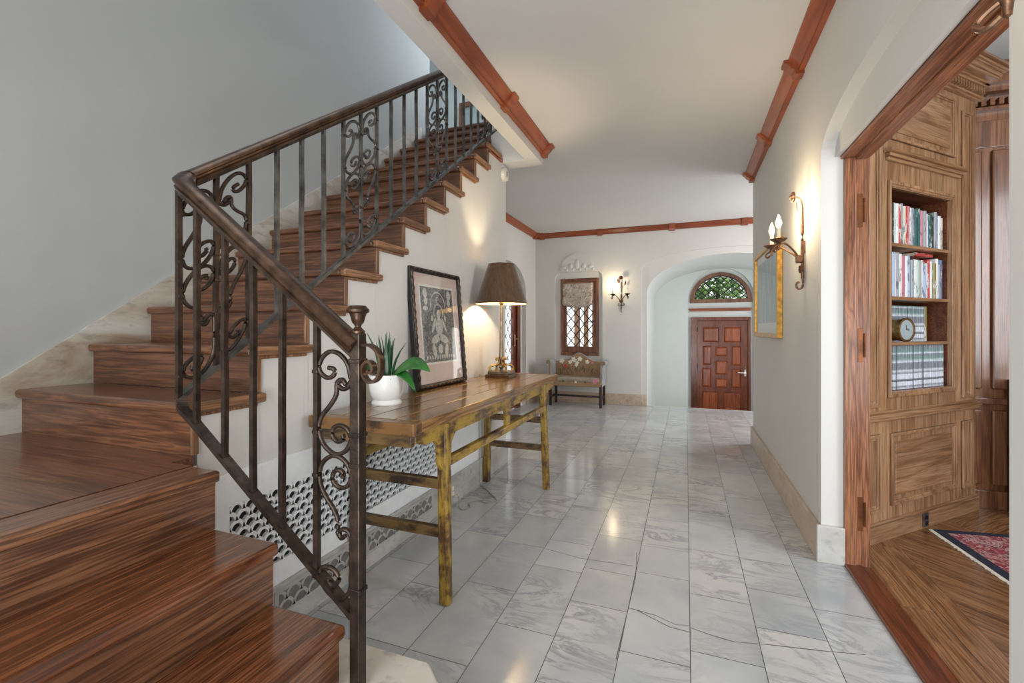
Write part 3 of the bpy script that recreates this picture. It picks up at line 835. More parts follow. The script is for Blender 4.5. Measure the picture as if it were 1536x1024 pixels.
# lower flight: treads run away from the camera
XN = [-1.285, -1.056, -.827]
for k in (1, 2):
    z = LAND - k*R
    MB().box(XN[k-1]-.04, XN[k], -.25, YE, z-NOSE, z).build('tread', M['oak_y'], st, bevel=.010, seg=3)
for k in (0, 1, 2):
    z = LAND - k*R
    MB().box(XN[k]-.045, XN[k]-.022, -.25, YE-.002, z-R, z-NOSE+.001).build('riser', M['oak_lit'], st)
    MB().box(XN[k]-.24 if k else XN[k]-.06, XN[k]-.04, -.25, YE-.004, .258, z-NOSE-.001).build('carriage', M['oak_y'], st)
mb = MB()
pl = [(-1.05,-.35),(-.60,-.35),(-.60,1.066),(-.676,1.133),(-1.05,1.133)]
mb.prism(pl, ident, 0, .257)
ms = mb.build('marble_step', M['step_marble'], bevel=.008, seg=3)
tag(ms, 'pale beige marble block step with a clipped corner at the stair foot', 'step')

# ------------------------------------------------------------------ stair railing
rl = thing('stair_railing', 'wrought iron stair railing with scrolls and a bronze handrail', 'railing', (-.815, .961, .257))
NX, NY = -.805, .986
RX, RY = -1.513, .986
def low_hand(x): return 1.165 + .748*(-.815 - x)
def up_hand(y): return 1.690 + .729*(y - 1.02)
def low_bot(x): return .446 + .765*(-.815 - x)
def up_bot(y): return .978 + .735*(y - .996)
hp = [(NX, NY, low_hand(NX)), (-.95, NY, low_hand(-.95)), (-1.2, NY, low_hand(-1.2)), (-1.40, NY, low_hand(-1.40)), (-1.475, .990, 1.655), (-1.508, 1.018, 1.688), (RX, 1.06, up_hand(1.06)), (RX, 1.3, up_hand(1.3)), (RX, 2.0, up_hand(2.0)), (RX, 2.66, up_hand(2.66)), (RX, 3.8, up_hand(3.8))]
hprof = [(-.022,-.022),(-.008,-.024),(.008,-.024),(.022,-.022),(.026,-.014),(.021,-.010),(.022,-.004),(.030,.000),(.031,.006),(.025,.013),(.012,.019),(-.012,.019),(-.025,.013),(-.031,.006),(-.030,.000),(-.022,-.004),(-.021,-.010),(-.026,-.014)]
MB().sweep(smooth_path(hp, 6), hprof).build('handrail', M['iron_rail'], rl, smooth=True, angle=38)
hs = MB().sweep(smooth_path([(a, b, c-.032) for a, b, c in hp], 6), [(-.016,-.006),(.016,-.006),(.016,.006),(-.016,.006)]).build('rail_strap', M['iron'], rl)
bp = [(NX-.012, NY, low_bot(NX-.012)), (-1.0, NY, low_bot(-1.0)), (-1.2, NY, low_bot(-1.2)), (-1.42, NY, low_bot(-1.42)), (-1.485, .990, .950), (RX, 1.006, .988)]
flat = [(-.015,-.007),(.015,-.007),(.015,.007),(-.015,.007)]
MB().sweep(smooth_path(bp, 6), flat).build('bottom_rail', M['iron'], rl)
MB().sweep([(RX, 1.006, .988), (RX, 1.06, up_bot(1.06)+.003), (RX, 2, up_bot(2)), (RX, 3.74, up_bot(3.74))], flat).build('bottom_rail', M['iron_grey'], rl)
# newel
nw = MB().box(NX-.0155, NX+.0155, NY-.0155, NY+.0155, .2575, 1.19).build('newel_post', M['iron'], rl, bevel=.003)
for z in (.52, .845, .925, 1.118):
    MB().box(NX-.018, NX+.018, NY-.018, NY+.018, z-.006, z+.006).build('collar', M['iron'], nw, bevel=.002)
MB().lathe([(.0,1.187),(.017,1.19),(.018,1.196),(.012,1.202),(.008,1.207),(.009,1.212),(.015,1.218),(.018,1.229),(.022,1.242),(.029,1.246),(.0295,1.252),(.023,1.258),(.021,1.262),(0,1.264)], (NX,NY,0), 16).build('finial', M['iron_rail'], nw, smooth=True, angle=35)
vol = [(0.014,1.165),(.05,1.163),(.082,1.140),(.090,1.105),(.078,1.072),(.048,1.058),(.022,1.074),(.018,1.100),(.036,1.118),(.056,1.110),(.058,1.092),(.046,1.086),(.040,1.093)]
MB().sweep(smooth_path([(NX+.004+a*.78, NY, 1.11+(b-1.11)*.9) for a, b in vol], 5), [(-.0035,-.010),(.0035,-.010),(.0035,.010),(-.0035,.010)], up=(0,1,.001)).build('volute', M['iron_rail'], nw, smooth=True, angle=50)
o_v = [c for c in nw.children if c.name.startswith('volute')][0]
# swap: flat iron lies broad side along Y
me = o_v.data
# scroll curves, (x, y) read in a panel frame: x 0 outer bar .. 1 centre bar, t 0 top .. 1 bottom
def N(pts): return [((a-58)/117.0, (b-40)/920.0) for a, b in pts]
SCR = [N([(95,118),(112,122),(113,142),(95,155),(74,142),(65,118),(74,84),(98,60),(128,66),(153,98),(163,140),(162,172),(146,192),(128,184),(130,165),(144,160)]),
       N([(150,176),(137,158),(122,172),(120,212),(100,255),(75,292),(64,332),(72,380),(92,412),(120,428),(150,410),(165,372),(156,335),(130,322),(110,337),(109,365),(126,381),(142,370),(139,354)]),
       N([(140,508),(143,492),(126,482),(110,498),(112,530),(135,545),(158,530),(165,490),(150,452),(120,432),(90,446),(70,480),(67,530),(85,582),(110,622),(125,664),(124,702),(136,724),(148,712)]),
       N([(132,722),(130,700),(148,690),(166,712),(168,765),(168,850),(160,910),(130,944),(96,930),(72,892),(70,852),(90,838),(116,846),(128,872),(114,898),(95,893),(97,875)])]
def scroll_half(fpos, parent, mat):
    for c in SCR:
        pts = [fpos(x, t) for x, t in c]
        MB().tube(smooth_path(pts, 3), .0066, 6).build('scroll', mat, parent, smooth=True, angle=70)
def bal(x, y, z0, z1, mat, r=.0074):
    # hand hammered square bar: tiny wobble
    n = 7; P = []
    for i in range(n):
        t = i/(n-1); w = 0 if i in (0, n-1) else random.uniform(-.0016, .0016)
        P.append((x + w, y + random.uniform(-.001, .001) if 0 < i < n-1 else y, z0 + (z1-z0)*t))
    MB().sweep(P, [(-r,-r),(r,-r),(r,r),(-r,r)], up=(0,1,0)).build('baluster', mat, rl)
def clamp(p, parent=rl):
    MB().box(p[0]-.010, p[0]+.010, p[1]-.010, p[1]+.010, p[2]-.005, p[2]+.005).build('collar', M['iron'], parent, bevel=.002)
# lower flight
for x in (-1.415, -1.295, -1.178, -1.066):
    bal(x, NY, low_bot(x), low_hand(x)-.03, M['iron'])
xb = -.942
bal(xb, NY, low_bot(xb), low_hand(xb)-.03, M['iron'], .0076)
def f_low(x, t):
    X = xb + (NX-.012-xb)*x
    zt = 1.155; zb = .468
    return (X, NY, zt + (zb-zt)*t)
scroll_half(f_low, rl, M['iron'])
for t in (.1, .34, .51, .91):
    p = f_low(0, t); clamp((p[0], p[1], p[2]))
# upper flight: bars every .1255, scroll panels on three bars then three plain bars
SP = .1255
for k in range(0, 23):
    y = .996 + SP*k
    if y > 3.75: break
    bal(RX, y, up_bot(y), up_hand(y)-.03, M['iron'] if k < 3 else M['iron_grey'], .0074)
for p0 in range(0, 19, 6):
    yc = .996 + SP*(p0+1)
    if yc > 3.6: break
    for sgn in (-1, 1):
        def f_up(x, t, sgn=sgn, yc=yc):
            y = yc + sgn*SP*(1-x)*.97
            zt = up_hand(y)-.045; zb = up_bot(y)+.012
            return (RX, y, zt + (zb-zt)*t)
        scroll_half(f_up, rl, M['iron'] if p0 == 0 else M['iron_grey'])
        for t in (.1, .34, .51, .91): clamp(f_up(0, t))
    for t in (.16, .41, .55, .73): clamp((RX, yc, up_hand(yc)-.045 + (up_bot(yc)+.012-up_hand(yc)+.045)*t))

# ------------------------------------------------------------------ radiator cover and small wall fittings
rc = thing('radiator_grille', 'white fish scale radiator grille low on the stair wall', 'grille', (-1.5, 1.9, .2))
GX = -1.505
gy0, gy1, gz0, gz1 = 1.165, 2.66, .285, .575
mb = MB()
mb.prism([(.985,.196),(3.28,.195),(3.28,.69),(.985,.69)], mYZ, XW+.0004, GX, holes=[[(gy0,gz0),(gy1,gz0),(gy1,gz1),(gy0,gz1)]])
mb.build('cover_panel', M['white'], rc)
MB().box(XW+.0005, XW+.001, gy0, gy1, gz0, gz1).build('grille_shade_sheet', M['hole_shade'], rc)  # flat dark sheet, painted as the shade behind the lattice
def scales(mb, y0, y1, z0, z1, w, hgt, xa, xb, r0=.42, r1=.58):
    row = 0; z = z0 - hgt
    while z < z1:
        y = y0 - w + (w/2 if row % 2 else 0)
        while y < y1 + w:
            n = 9; ring = []
            for i in range(n+1):
                a = PI*i/n
                ring.append(((y + w*r0*math.cos(a), z + w*r0*1.15*math.sin(a)), (y + w*r1*math.cos(a), z + w*r1*1.15*math.sin(a))))
            cl = lambda p: (min(max(p[0], y0), y1), min(max(p[1], z0), z1))
            for i in range(n):
                q = [cl(ring[i][0]), cl(ring[i][1]), cl(ring[i+1][1]), cl(ring[i+1][0])]
                if abs((q[1][0]-q[0][0])*(q[2][1]-q[0][1])-(q[2][0]-q[0][0])*(q[1][1]-q[0][1])) + abs((q[2][0]-q[0][0])*(q[3][1]-q[0][1])-(q[3][0]-q[0][0])*(q[2][1]-q[0][1])) < 1e-7: continue
                mb.add([(xb, p[0], p[1]) for p in q] + [(xa, p[0], p[1]) for p in q], [(0,1,2,3),(0,3,7,4),(1,2,6,5),(0,1,5,4),(2,3,7,6)])
            y += w
        z += hgt; row += 1
    return mb
mb = scales(MB(), gy0, gy1, gz0, gz1, .056, .033, XW+.001, GX, .36, .585)
mb.build('scale_lattice', M['white'], rc)
for ya, yb_, lab in ((1.36, 1.80, 'small scale patterned vent in the baseboard nearest the railing'), (1.90, 2.52, 'small scale patterned vent in the baseboard behind the table leg')):
    v = thing('baseboard_vent', lab, 'vent', (-1.49, (ya+yb_)/2, .12), 'scale vents in the stair baseboard')
    MB().box(-1.4925, -1.4915, ya, yb_, .085, .165).build('vent_shade_sheet', M['vent_shadow'], v)  # grey sheet painted as the shade in the vent openings
    fr = MB().prism([(ya-.02,.07),(yb_+.02,.07),(yb_+.02,.18),(ya-.02,.18)], mYZ, -1.492, -1.489, holes=[[(ya,.085),(yb_,.085),(yb_,.165),(ya,.165)]])
    scales(fr, ya, yb_, .085, .165, .075, .042, -1.4915, -1.4895, .40, .56)
    fr.build('vent_frame', M['grey_stone'], v)

def outlet_box(name, label, cat, loc, rz, plate, mat_slot):
    t = thing(name, label, cat, loc)
    t.rotation_euler = (0, 0, rz)
    t['_o'] = (0,0,0)
    pl_ = MB().box(-.035,.035,-.006,0,-.055,.055).build('cover_plate', plate, t, bevel=.002)
    for s in (-1, 1):
        MB().lathe([(0,0),(.016,0),(.016,.004),(0,.004)], (0,0,0), 14).build('socket', mat_slot, t)
        c = t.children[-1]
        c.data.transform(Matrix.Translation((0, -.006, s*.024)) @ Matrix.Rotation(PI/2, 4, 'X'))
    return t
wo = outlet_box('wall_outlet', 'stone coloured power outlet in the baseboard below the table', 'outlet', (-1.4918, 2.79, .105), PI/2, M['grey_stone'], M['plastic'])
MB().lathe([(0,0),(.013,0),(.015,.02),(.008,.03),(0,.03)], (0,0,0), 12).build('plug', M['plastic'], wo)
c = wo.children[-1]; c.data.transform(Matrix.Translation((0,-.010,-.024)) @ Matrix.Rotation(PI/2,4,'X'))
pc = MB().tube(smooth_path([(-1.455,2.79,.081),(-1.44,2.79,.05),(-1.43,2.77,.005),(-1.38,2.74,.005),(-1.36,2.80,.005),(-1.40,2.86,.005),(-1.35,2.93,.005),(-1.29,2.90,.005),(-1.24,2.97,.005),(-1.34,3.09,.005),(-1.42,3.17,.005),(-1.483,3.22,.03),(-1.494,3.24,.3),(-1.494,3.235,.6),(-1.4945,3.235,.80),(-1.492,3.235,.848),(-1.475,3.235,.8465),(-1.45,3.235,.8442),(-1.41,3.235,.8442)], 6), .0032, 6).build('power_cord', M['cord'], smooth=True)
tag(pc, 'thin pale lamp cord looping on the marble floor under the table', 'cord')
# smoke alarm high on the stair wall
sd = thing('smoke_detector', 'round white smoke alarm high on the stair wall', 'smoke alarm', (XW, 3.80, 2.575))
mb = MB().lathe([(0,0),(.062,0),(.062,.016),(.055,.030),(.03,.036),(0,.036)], (0,0,0), 24)
o = mb.build('alarm_body', M['plastic'], None, smooth=True, angle=35); o.data.transform(Matrix.Rotation(PI/2,4,'Y')); o.parent = sd
mb = MB()
for i in range(4): mb.box(.036,.038,-.018,.018,-.024+i*.013,-.018+i*.013)
o = mb.build('alarm_slots', M['cord'], None); o.parent = sd

# ------------------------------------------------------------------ console table
TX0, TX1, TY0, TY1, TZ = -1.482, -.965, 1.50, 3.60, .84
tb = thing('console_table', 'long distressed mustard yellow console table against the stair wall', 'table', ((TX0+TX1)/2, 2.55, 0))
mb = MB()
n = 4; wx = (TX1-TX0)/n
for i in range(n):
    mb.box(TX0+i*wx+.0008, TX0+(i+1)*wx-.0008, TY0+.06, TY1-.06, TZ-.045, TZ)
tp = mb.build('tabletop', M['table_top'], tb, bevel=.004)
for y0, y1 in ((TY0, TY0+.0595), (TY1-.0595, TY1)):
    MB().box(TX0, TX1, y0, y1, TZ-.05, TZ).build('end_board', M['table_edge'], tp, bevel=.006, seg=3)
LGX = (-1.005, -1.45); LGY = (1.80, 3.31)
def leg_x(xt, z): return xt + (.022 if xt > -1.2 else -.022)*(1 - z/TZ)
def leg_y(yt, z): return yt + (-.02 if yt < 2.5 else .02)*(1 - z/TZ)
for lx in LGX:
    for ly in LGY:
        a = Vector((leg_x(lx, 0), leg_y(ly, 0), 0)); b = Vector((lx, ly, TZ-.05))
        MB().bar(a, b, .052, .046, up=(0,1,0)).build('leg', M['table'], tb, bevel=.012, seg=3)
# aprons with rounded spandrels on both long sides
def apron(xc):
    mb = MB()
    zt = TZ-.046; zb = zt-.062
    poly = [(TY0+.05, zt), (TY0+.05, zb+.02), (1.62, zb), (1.70, zb), (1.735, zb-.03), (1.745, zb-.12), (1.775, zb-.15), (1.80, zb-.15)]
    poly += [(1.83, zb-.15), (1.845, zb-.10), (1.85, zb-.04), (1.89, zb)]
    poly += [(2.50, zb), (2.525, zb-.02), (2.533, zb-.10), (2.545, zb-.125), (2.575, zb-.125), (2.587, zb-.10), (2.595, zb-.02), (2.62, zb)]
    poly += [(3.22, zb), (3.26, zb-.04), (3.265, zb-.10), (3.28, zb-.15), (3.335, zb-.15), (3.365, zb-.12), (3.375, zb-.03), (3.41, zb), (3.50, zb), (TY1-.05, zb+.02), (TY1-.05, zt)]
    mb.prism(poly, mYZ, xc-.011, xc+.011)
    mb.build('apron', M['table_y'], tb, bevel=.003)
apron(LGX[0]+.004); apron(LGX[1]-.004)
for y in (1.555, 3.545):
    MB().box(LGX[1], LGX[0], y-.012, y+.012, TZ-.105, TZ-.048).build('end_apron', M['table_x'], tb, bevel=.003)
for xc in LGX:
    z = .612
    MB().bar((leg_x(xc,z), 1.82, z), (leg_x(xc,z), 3.30, z), .036, .040).build('long_stretcher', M['table_y'], tb, bevel=.006)
for ly in LGY:
    for z in (.52, .31):
        y = leg_y(ly, z)
        MB().bar((leg_x(LGX[1],z)+.02, y, z), (leg_x(LGX[0],z)-.02, y, z), .034, .046).build('side_stretcher', M['table_x'], tb, bevel=.005)
    MB().bar((LGX[1]+.02, ly, .755), (LGX[0]-.02, ly, .755), .02, .05).build('cross_rail', M['table_x'], tb, bevel=.003)
MB().box(-1.012,-.995,2.545,2.575,.632,.69).build('strut', M['table'], tb, bevel=.003)

# ------------------------------------------------------------------ potted plant
PX, PY = -1.36, 1.875
pp = thing('potted_plant', 'white ribbed pot with spiky leaves and broad orchid leaves on the table', 'plant', (PX, PY, TZ))
MB().lathe([(0,TZ),(.068,TZ),(.070,TZ+.006),(.069,TZ+.012),(.064,TZ+.018),(.061,TZ+.023),(.066,TZ+.030),(.073,TZ+.045),(.079,TZ+.07),(.082,TZ+.10),(.082,TZ+.142),(.078,TZ+.143),(.075,TZ+.128),(0,TZ+.120)], (PX,PY,0), 72, flute=.03).build('pot', M['ceramic'], pp, smooth=True, angle=60)
mb = MB()
for i in range(130):
    a = random.uniform(0, 2*PI); r = .072*math.sqrt(random.random())
    mb.obox((PX+r*math.cos(a), PY+r*math.sin(a), TZ+.128+random.uniform(0,.014)), (random.uniform(-1,1),random.uniform(-1,1),random.uniform(-.3,.3)), (random.uniform(-1,1),random.uniform(-1,1),.2), (0,0,1), .022, .008, .006)
so = mb.build('soil', M['soil'], pp); so['kind'] = 'stuff'
for i in range(14):
    a = 2*PI*i/14 + random.uniform(-.2,.2); r = random.uniform(.005,.045)
    h = random.uniform(.17,.235); lean = random.uniform(.02,.08) * (1.2 if r > .03 else .5)
    base = Vector((PX+r*math.cos(a), PY+r*math.sin(a), TZ+.125)); d = Vector((math.cos(a), math.sin(a), 0))
    pth = [base + Vector((0,0,h*t)) + d*lean*t*t for t in (0,.25,.5,.75,1)]
    MB().sweep(pth, [(-.011,-.001),(0,-.004),(.011,-.001),(.010,.002),(0,.0015),(-.010,.002)], up=d, scale=[.9,1,.8,.5,.06]).build('spike_leaf', M['spike'], pp, smooth=True)
def broad(dirv, L, W, rise, drop, roll=.55):
    d = Vector((dirv[0], dirv[1], 0)).normalized(); s_ = Vector((-d.y, d.x, 0))
    mb = MB(); vs = []; n = 12
    for i in range(n+1):
        t = i/n
        c = Vector((PX, PY, TZ+.13)) + d*(.02+L*t) + Vector((0,0,rise*math.sin(t*PI*.62) - drop*t*t))
        w = W*(math.sin(PI*min(1, t*.92+.08))**.7) if t < 1 else .001
        for q in (-1,-.5,0,.5,1):
            vs.append(c + s_*w*q*.86 + Vector((0,0,.22*w*abs(q) + roll*w*q)))
    mb.add(vs, [(i*5+j,(i+1)*5+j,(i+1)*5+j+1,i*5+j+1) for i in range(n) for j in range(4)])
    o = mb.build('broad_leaf', M['leaf'], pp, smooth=True, angle=80)
    m_ = o.modifiers.new('s','SOLIDIFY'); m_.thickness = .0025
broad((1,.22), .20, .050, .085, .05)
broad((1,-.05), .15, .030, .05, .11, .4)
broad((-.75,-.75), .12, .04, .06, .03)
broad((-1,.25), .13, .034, .07, .06)

# ------------------------------------------------------------------ framed print leaning on the wall
fp = thing('framed_print', 'dark framed grey engraving leaning on the wall above the table', 'framed print', (-1.444, 2.293, TZ+.003))
fp['_o'] = (0,0,0)
FW, FH = .605, .735
# local frame: x along the width, z up, y toward the wall; then tilt back and turn
fp.rotation_euler = (0,0,0)
mb = MB()
mb.prism([(0,0),(FW,0),(FW,FH),(0,FH)], mXZ, 0, .032, holes=[[(.03,.03),(FW-.03,.03),(FW-.03,FH-.03),(.03,FH-.03)]])
mb.build('frame', M['black'], fp, bevel=.003)
mb = MB()
def twist(a, b):
    a, b = Vector(a), Vector(b); n = int((b-a).length/.008); P = []; sc = []
    for i in range(n+1):
        P.append(a + (b-a)*i/n); sc.append(1 + .22*math.sin(i*1.05))
    mb.tube(P, .010, 8, scale=sc, up=(0,1,0))
e = .014
twist((e,-.002,e),(FW-e,-.002,e)); twist((e,-.002,FH-e),(FW-e,-.002,FH-e)); twist((e,-.002,e),(e,-.002,FH-e)); twist((FW-e,-.002,e),(FW-e,-.002,FH-e))
mb.build('rope_moulding', M['iron'], fp, smooth=True)
MB().box(.028,FW-.028,.012,.016,.028,FH-.028).build('mat', M['mat_board'], fp)
px0, px1, pz0, pz1 = .105, .50, .155, .625
prn = MB().box(px0,px1,.0105,.0118,pz0,pz1).build('print', M['ink'], fp)
mb = MB(); 
for (a,b,c,d) in ((px0-.012,px1+.012,pz0-.012,pz0),(px0-.012,px1+.012,pz1,pz1+.012),(px0-.012,px0,pz0,pz1),(px1,px1+.012,pz0,pz1)): mb.box(a,b,.0105,.0119,c,d)
mb.build('print_margin', M['mat_cream'], prn)
def disc(mb, cx, cz, rx, rz, y=.0098, n=18, rot=0):
    c, s = math.cos(rot), math.sin(rot)
    pts = [(rx*math.cos(2*PI*i/n), rz*math.sin(2*PI*i/n)) for i in range(n)]
    mb.add([(cx+a*c-b*s, y, cz+a*s+b*c) for a, b in pts], [tuple(range(n))])
mb = MB(); cx = (px0+px1)/2
def ringd(cx_, cz, r0, r1, a0=0, a1=2*PI, y=.0098, n=24, ez=1):
    vs=[]; 
    for i in range(n+1):
        a = a0+(a1-a0)*i/n
        vs += [(cx_+r0*math.cos(a), y, cz+ez*r0*math.sin(a)), (cx_+r1*math.cos(a), y, cz+ez*r1*math.sin(a))]
    mb.add(vs, [(2*i,2*i+1,2*i+3,2*i+2) for i in range(n)])
ringd(cx, .465, .050, .058, -.5, PI+.5); ringd(cx, .50, .085, .092, 0, PI, ez=1.1); ringd(cx, .545, .018, .022)
disc(mb, cx, .455, .022, .030); disc(mb, cx, .38, .045, .055); disc(mb, cx-.045, .30, .062, .026, rot=.3); disc(mb, cx+.045, .30, .062, .026, rot=-.3)
disc(mb, cx-.065, .385, .012, .055, rot=-.5); disc(mb, cx+.065, .385, .012, .055, rot=.5); disc(mb, cx-.08, .43, .014,.02); disc(mb, cx+.08,.43,.014,.02)
disc(mb, cx-.075, .225, .022, .045, rot=.25); disc(mb, cx+.075, .225, .022, .045, rot=-.25); disc(mb, cx, .235, .03, .03)
for s_ in (-1,1):
    disc(mb, cx+s_*.145, .585, .026, .03); disc(mb, cx+s_*.14, .535, .02, .024); disc(mb, cx+s_*.15,.49,.028,.014)
for i in range(12): disc(mb, px0+.035+i*.0295, .185, .009, .013)
mb.build('engraved_figures', M['ink_light'], prn)
MB().box(.028,FW-.028,.0065,.0082,.028,FH-.028).build('glass', M['pane'], fp)
# placed: width runs along +Y (turn about z), leaning back to the wall
fp.rotation_euler = (0,0,0)
Rz = Matrix(((0,-1,0),(1,0,0),(0,0,1)))   # x->+Y, y->-X
lean = math.atan2(.062, FH)
M3 = Matrix.Rotation(-.015, 3, 'Z') @ Rz @ Matrix.Rotation(-lean, 3, 'X')
fp.rotation_euler = M3.to_euler()

# ------------------------------------------------------------------ table lamp
LX, LY_ = -1.31, 3.235
tl = thing('table_lamp', 'brass table lamp with a brown tapered shade at the far end of the table', 'lamp', (LX, LY_, TZ))
MB().box(LX-.095,LX+.095,LY_-.095,LY_+.095,TZ,TZ+.024).build('plinth', M['plinth'], tl, bevel=.004)
MB().box(LX-.080,LX+.080,LY_-.080,LY_+.080,TZ+.024,TZ+.048).build('base_block', M['silver'], tl, bevel=.004)
for k in range(4):
    a = PI/4 + k*PI/2; d = Vector((math.cos(a), math.sin(a), 0))
    P = [Vector((LX,LY_,TZ)) + d*r + Vector((0,0,z)) for r, z in ((.088,.052),(.098,.068),(.085,.086),(.055,.092),(.030,.100),(.018,.122),(.034,.146),(.042,.138),(.034,.130))]
    MB().tube(smooth_path(P, 4), .009, 8, scale=None).ball(P[0]+d*.004, .014).build('scroll_foot', M['brass'], tl, smooth=True, angle=60)
MB().lathe([(0,TZ+.048),(.02,TZ+.05),(.012,TZ+.06),(.024,TZ+.078),(.010,TZ+.095),(.016,TZ+.115),(.018,TZ+.15),(.010,TZ+.545),(.018,TZ+.55),(.022,TZ+.558),(.010,TZ+.568),(.008,TZ+.60),(0,TZ+.60)], (LX,LY_,0), 16).build('stem', M['silver'], tl, smooth=True, angle=40)
mb = MB()
n = 48; prof_o = [(.198,1.395),(.100,1.692)]; vs = []
for k in range(n):
    a = 2*PI*k/n
    for r, z in ((.198,1.395),(.100,1.692),(.097,1.692),(.195,1.395)): vs.append((LX+r*math.cos(a), LY_+r*math.sin(a), z))
mb.v = [tuple(v) for v in vs]
for k in range(n):
    q = ((k+1) % n)*4; p = k*4
    for (i, j, mi) in ((0,1,0),(1,2,0),(2,3,1),(3,0,0)):
        mb.f.append([p+i, q+i, q+j, p+j]); mb.mi.append(mi)
mb.build('lamp_shade', [M['shade'], M['shade_in']], tl, smooth=True, angle=50)
MB().tube([(LX+.198*math.cos(2*PI*k/48),LY_+.198*math.sin(2*PI*k/48),1.395) for k in range(48)], .003, 6, closed=True).tube([(LX+.099*math.cos(2*PI*k/48),LY_+.099*math.sin(2*PI*k/48),1.692) for k in range(48)], .003, 6, closed=True).build('shade_trim', M['plinth'], tl, smooth=True)
mb = MB()
for k in range(3):
    a = 2*PI*k/3; mb.tube([(LX,LY_,1.66),(LX+.098*math.cos(a),LY_+.098*math.sin(a),1.68)], .002, 5)
mb.tube([(LX,LY_,1.43),(LX,LY_,1.67)],.003,6); mb.build('harp', M['brass'], tl)
MB().ball((LX,LY_,1.475), .026, 1, 1, 1.3).build('bulb', M['bulb_off'], tl, smooth=True)

# ------------------------------------------------------------------ settee
se = thing('settee', 'small camel back settee with floral embroidery under the far window', 'settee', (-1.62, 7.2, 0))
SX0, SX1, SYF, SYB = -2.03, -1.20, 7.03, 7.40
for x in (SX0+.02, SX1-.02):
    for y in (SYF+.02, SYB-.03):
        MB().box(x-.019,x+.019,y-.019,y+.019,0,.36).build('leg', M['leg_dark'], se, bevel=.003)
for x in (SX0+.02, SX1-.02):
    MB().box(x-.010,x+.010,SYF+.03,SYB-.04,.12,.155).build('side_stretcher', M['leg_dark'], se)
MB().box(SX0+.03,SX1-.03,SYF+.20,SYF+.225,.125,.155).build('cross_stretcher', M['leg_dark'], se)
MB().box(SX0+.01,SX1-.01,SYF,SYB,.315,.40).build('seat_rail', M['uph_back'], se, bevel=.012, seg=3)
o = MB().box(SX0+.03,SX1-.03,SYF-.012,SYB-.04,.385,.455).build('seat_cushion', M['uph_seat'], se, bevel=.028, seg=4)
def camel(x):
    u = (x - (SX0+SX1)/2)/((SX1-SX0)/2)
    return .675 + .03*math.cos(u*PI*.5) + .115*math.exp(-(u/.34)**2) 
mb = MB(); xs = [SX0+.03+(SX1-SX0-.06)*i/40 for i in range(41)]
poly = [(x, camel(x)) for x in xs] + [(SX1-.03,.36),(SX0+.03,.36)]
mb.prism(poly, mXZ, SYB-.075, SYB-.005)
bk = mb.build('backrest', M['uph_back'], se, bevel=.016, seg=3)
MB().tube([(x, SYB-.06, camel(x)-.004) for x in xs], .012, 8).build('back_piping', M['uph_arm'], bk, smooth=True)
for s_ in (-1, 1):
    xi = SX0+.03 if s_ < 0 else SX1-.03
    prof = [(0,.32),(0,.60),(-.004,.66),(.01,.70),(.04,.72),(.07,.715),(.088,.69),(.085,.665),(.065,.65),(.05,.655),(.045,.62),(.04,.50),(.035,.32)]
    mb = MB(); mb.prism([(xi + s_*a, b) for a, b in prof], mXZ, SYF+.015, SYB-.02)
    ar = mb.build('arm', M['uph_arm'], se, bevel=.006, seg=2, smooth=False)
    sp = [(xi+s_*a, SYF+.012, b) for a, b in ((.015,.33),(.018,.50),(.014,.62),(.014,.67),(.028,.70),(.055,.707),(.075,.69),(.072,.668),(.058,.664),(.054,.68))]
    MB().tube(smooth_path(sp, 4), .010, 8).build('arm_piping', M['uph_back'], ar, smooth=True)
def flower(c, r, n, mat, parent, name='embroidered_flower', ctr=None, axis='Y', off=-.003):
    mb = MB()
    for k in range(n):
        a = 2*PI*k/n + random.uniform(-.15,.15)
        cx_, cz = c[0] + r*.55*math.cos(a), c[2] + r*.55*math.sin(a)
        m_ = 10; pts = []
        for i in range(m_):
            t = 2*PI*i/m_; p, q = r*.5*math.cos(t), r*.33*math.sin(t)
            pts.append((cx_ + p*math.cos(a)-q*math.sin(a), c[1]-.0006*k, cz + p*math.sin(a)+q*math.cos(a)))
        mb.add(pts, [tuple(range(m_))])
    o = mb.build(name, mat, parent); return o
by = SYB-.0785
for (x, z, r, n, m_) in ((-1.90,.69,.045,5,'thread_white'),(-1.70,.715,.048,5,'thread_white'),(-1.76,.67,.035,5,'thread_white'),(-1.60,.725,.040,6,'thread_white'),(-1.645,.66,.035,5,'thread_white'),(-1.66,.625,.03,5,'thread_white'),(-1.83,.605,.036,6,'thread_red'),(-1.48,.68,.036,5,'thread_white'),(-1.40,.67,.03,5,'thread_pink')):
    flower((x, by, z), r, n, M[m_], bk)
mb = MB()
for i in range(26):
    x = random.uniform(-1.93,-1.36); z = random.uniform(.465,.57); a = random.uniform(.8,2.3)
    mb.tube([(x, by+.001, z),(x+.05*math.cos(a), by+.001, z+.07*math.sin(a))], .0035, 5)
mb.build('embroidered_stems', M['thread_green'], bk)
for (x, z, r, m_) in ((-1.30,.40,.05,'thread_pink'),(-1.28,.43,.035,'thread_pink'),(-1.60,.385,.024,'thread_white'),(-1.80,.395,.026,'thread_green'),(-1.45,.39,.02,'thread_green')):
    flower((x, SYF-.0155, z), r*.8, 6, M[m_], o)

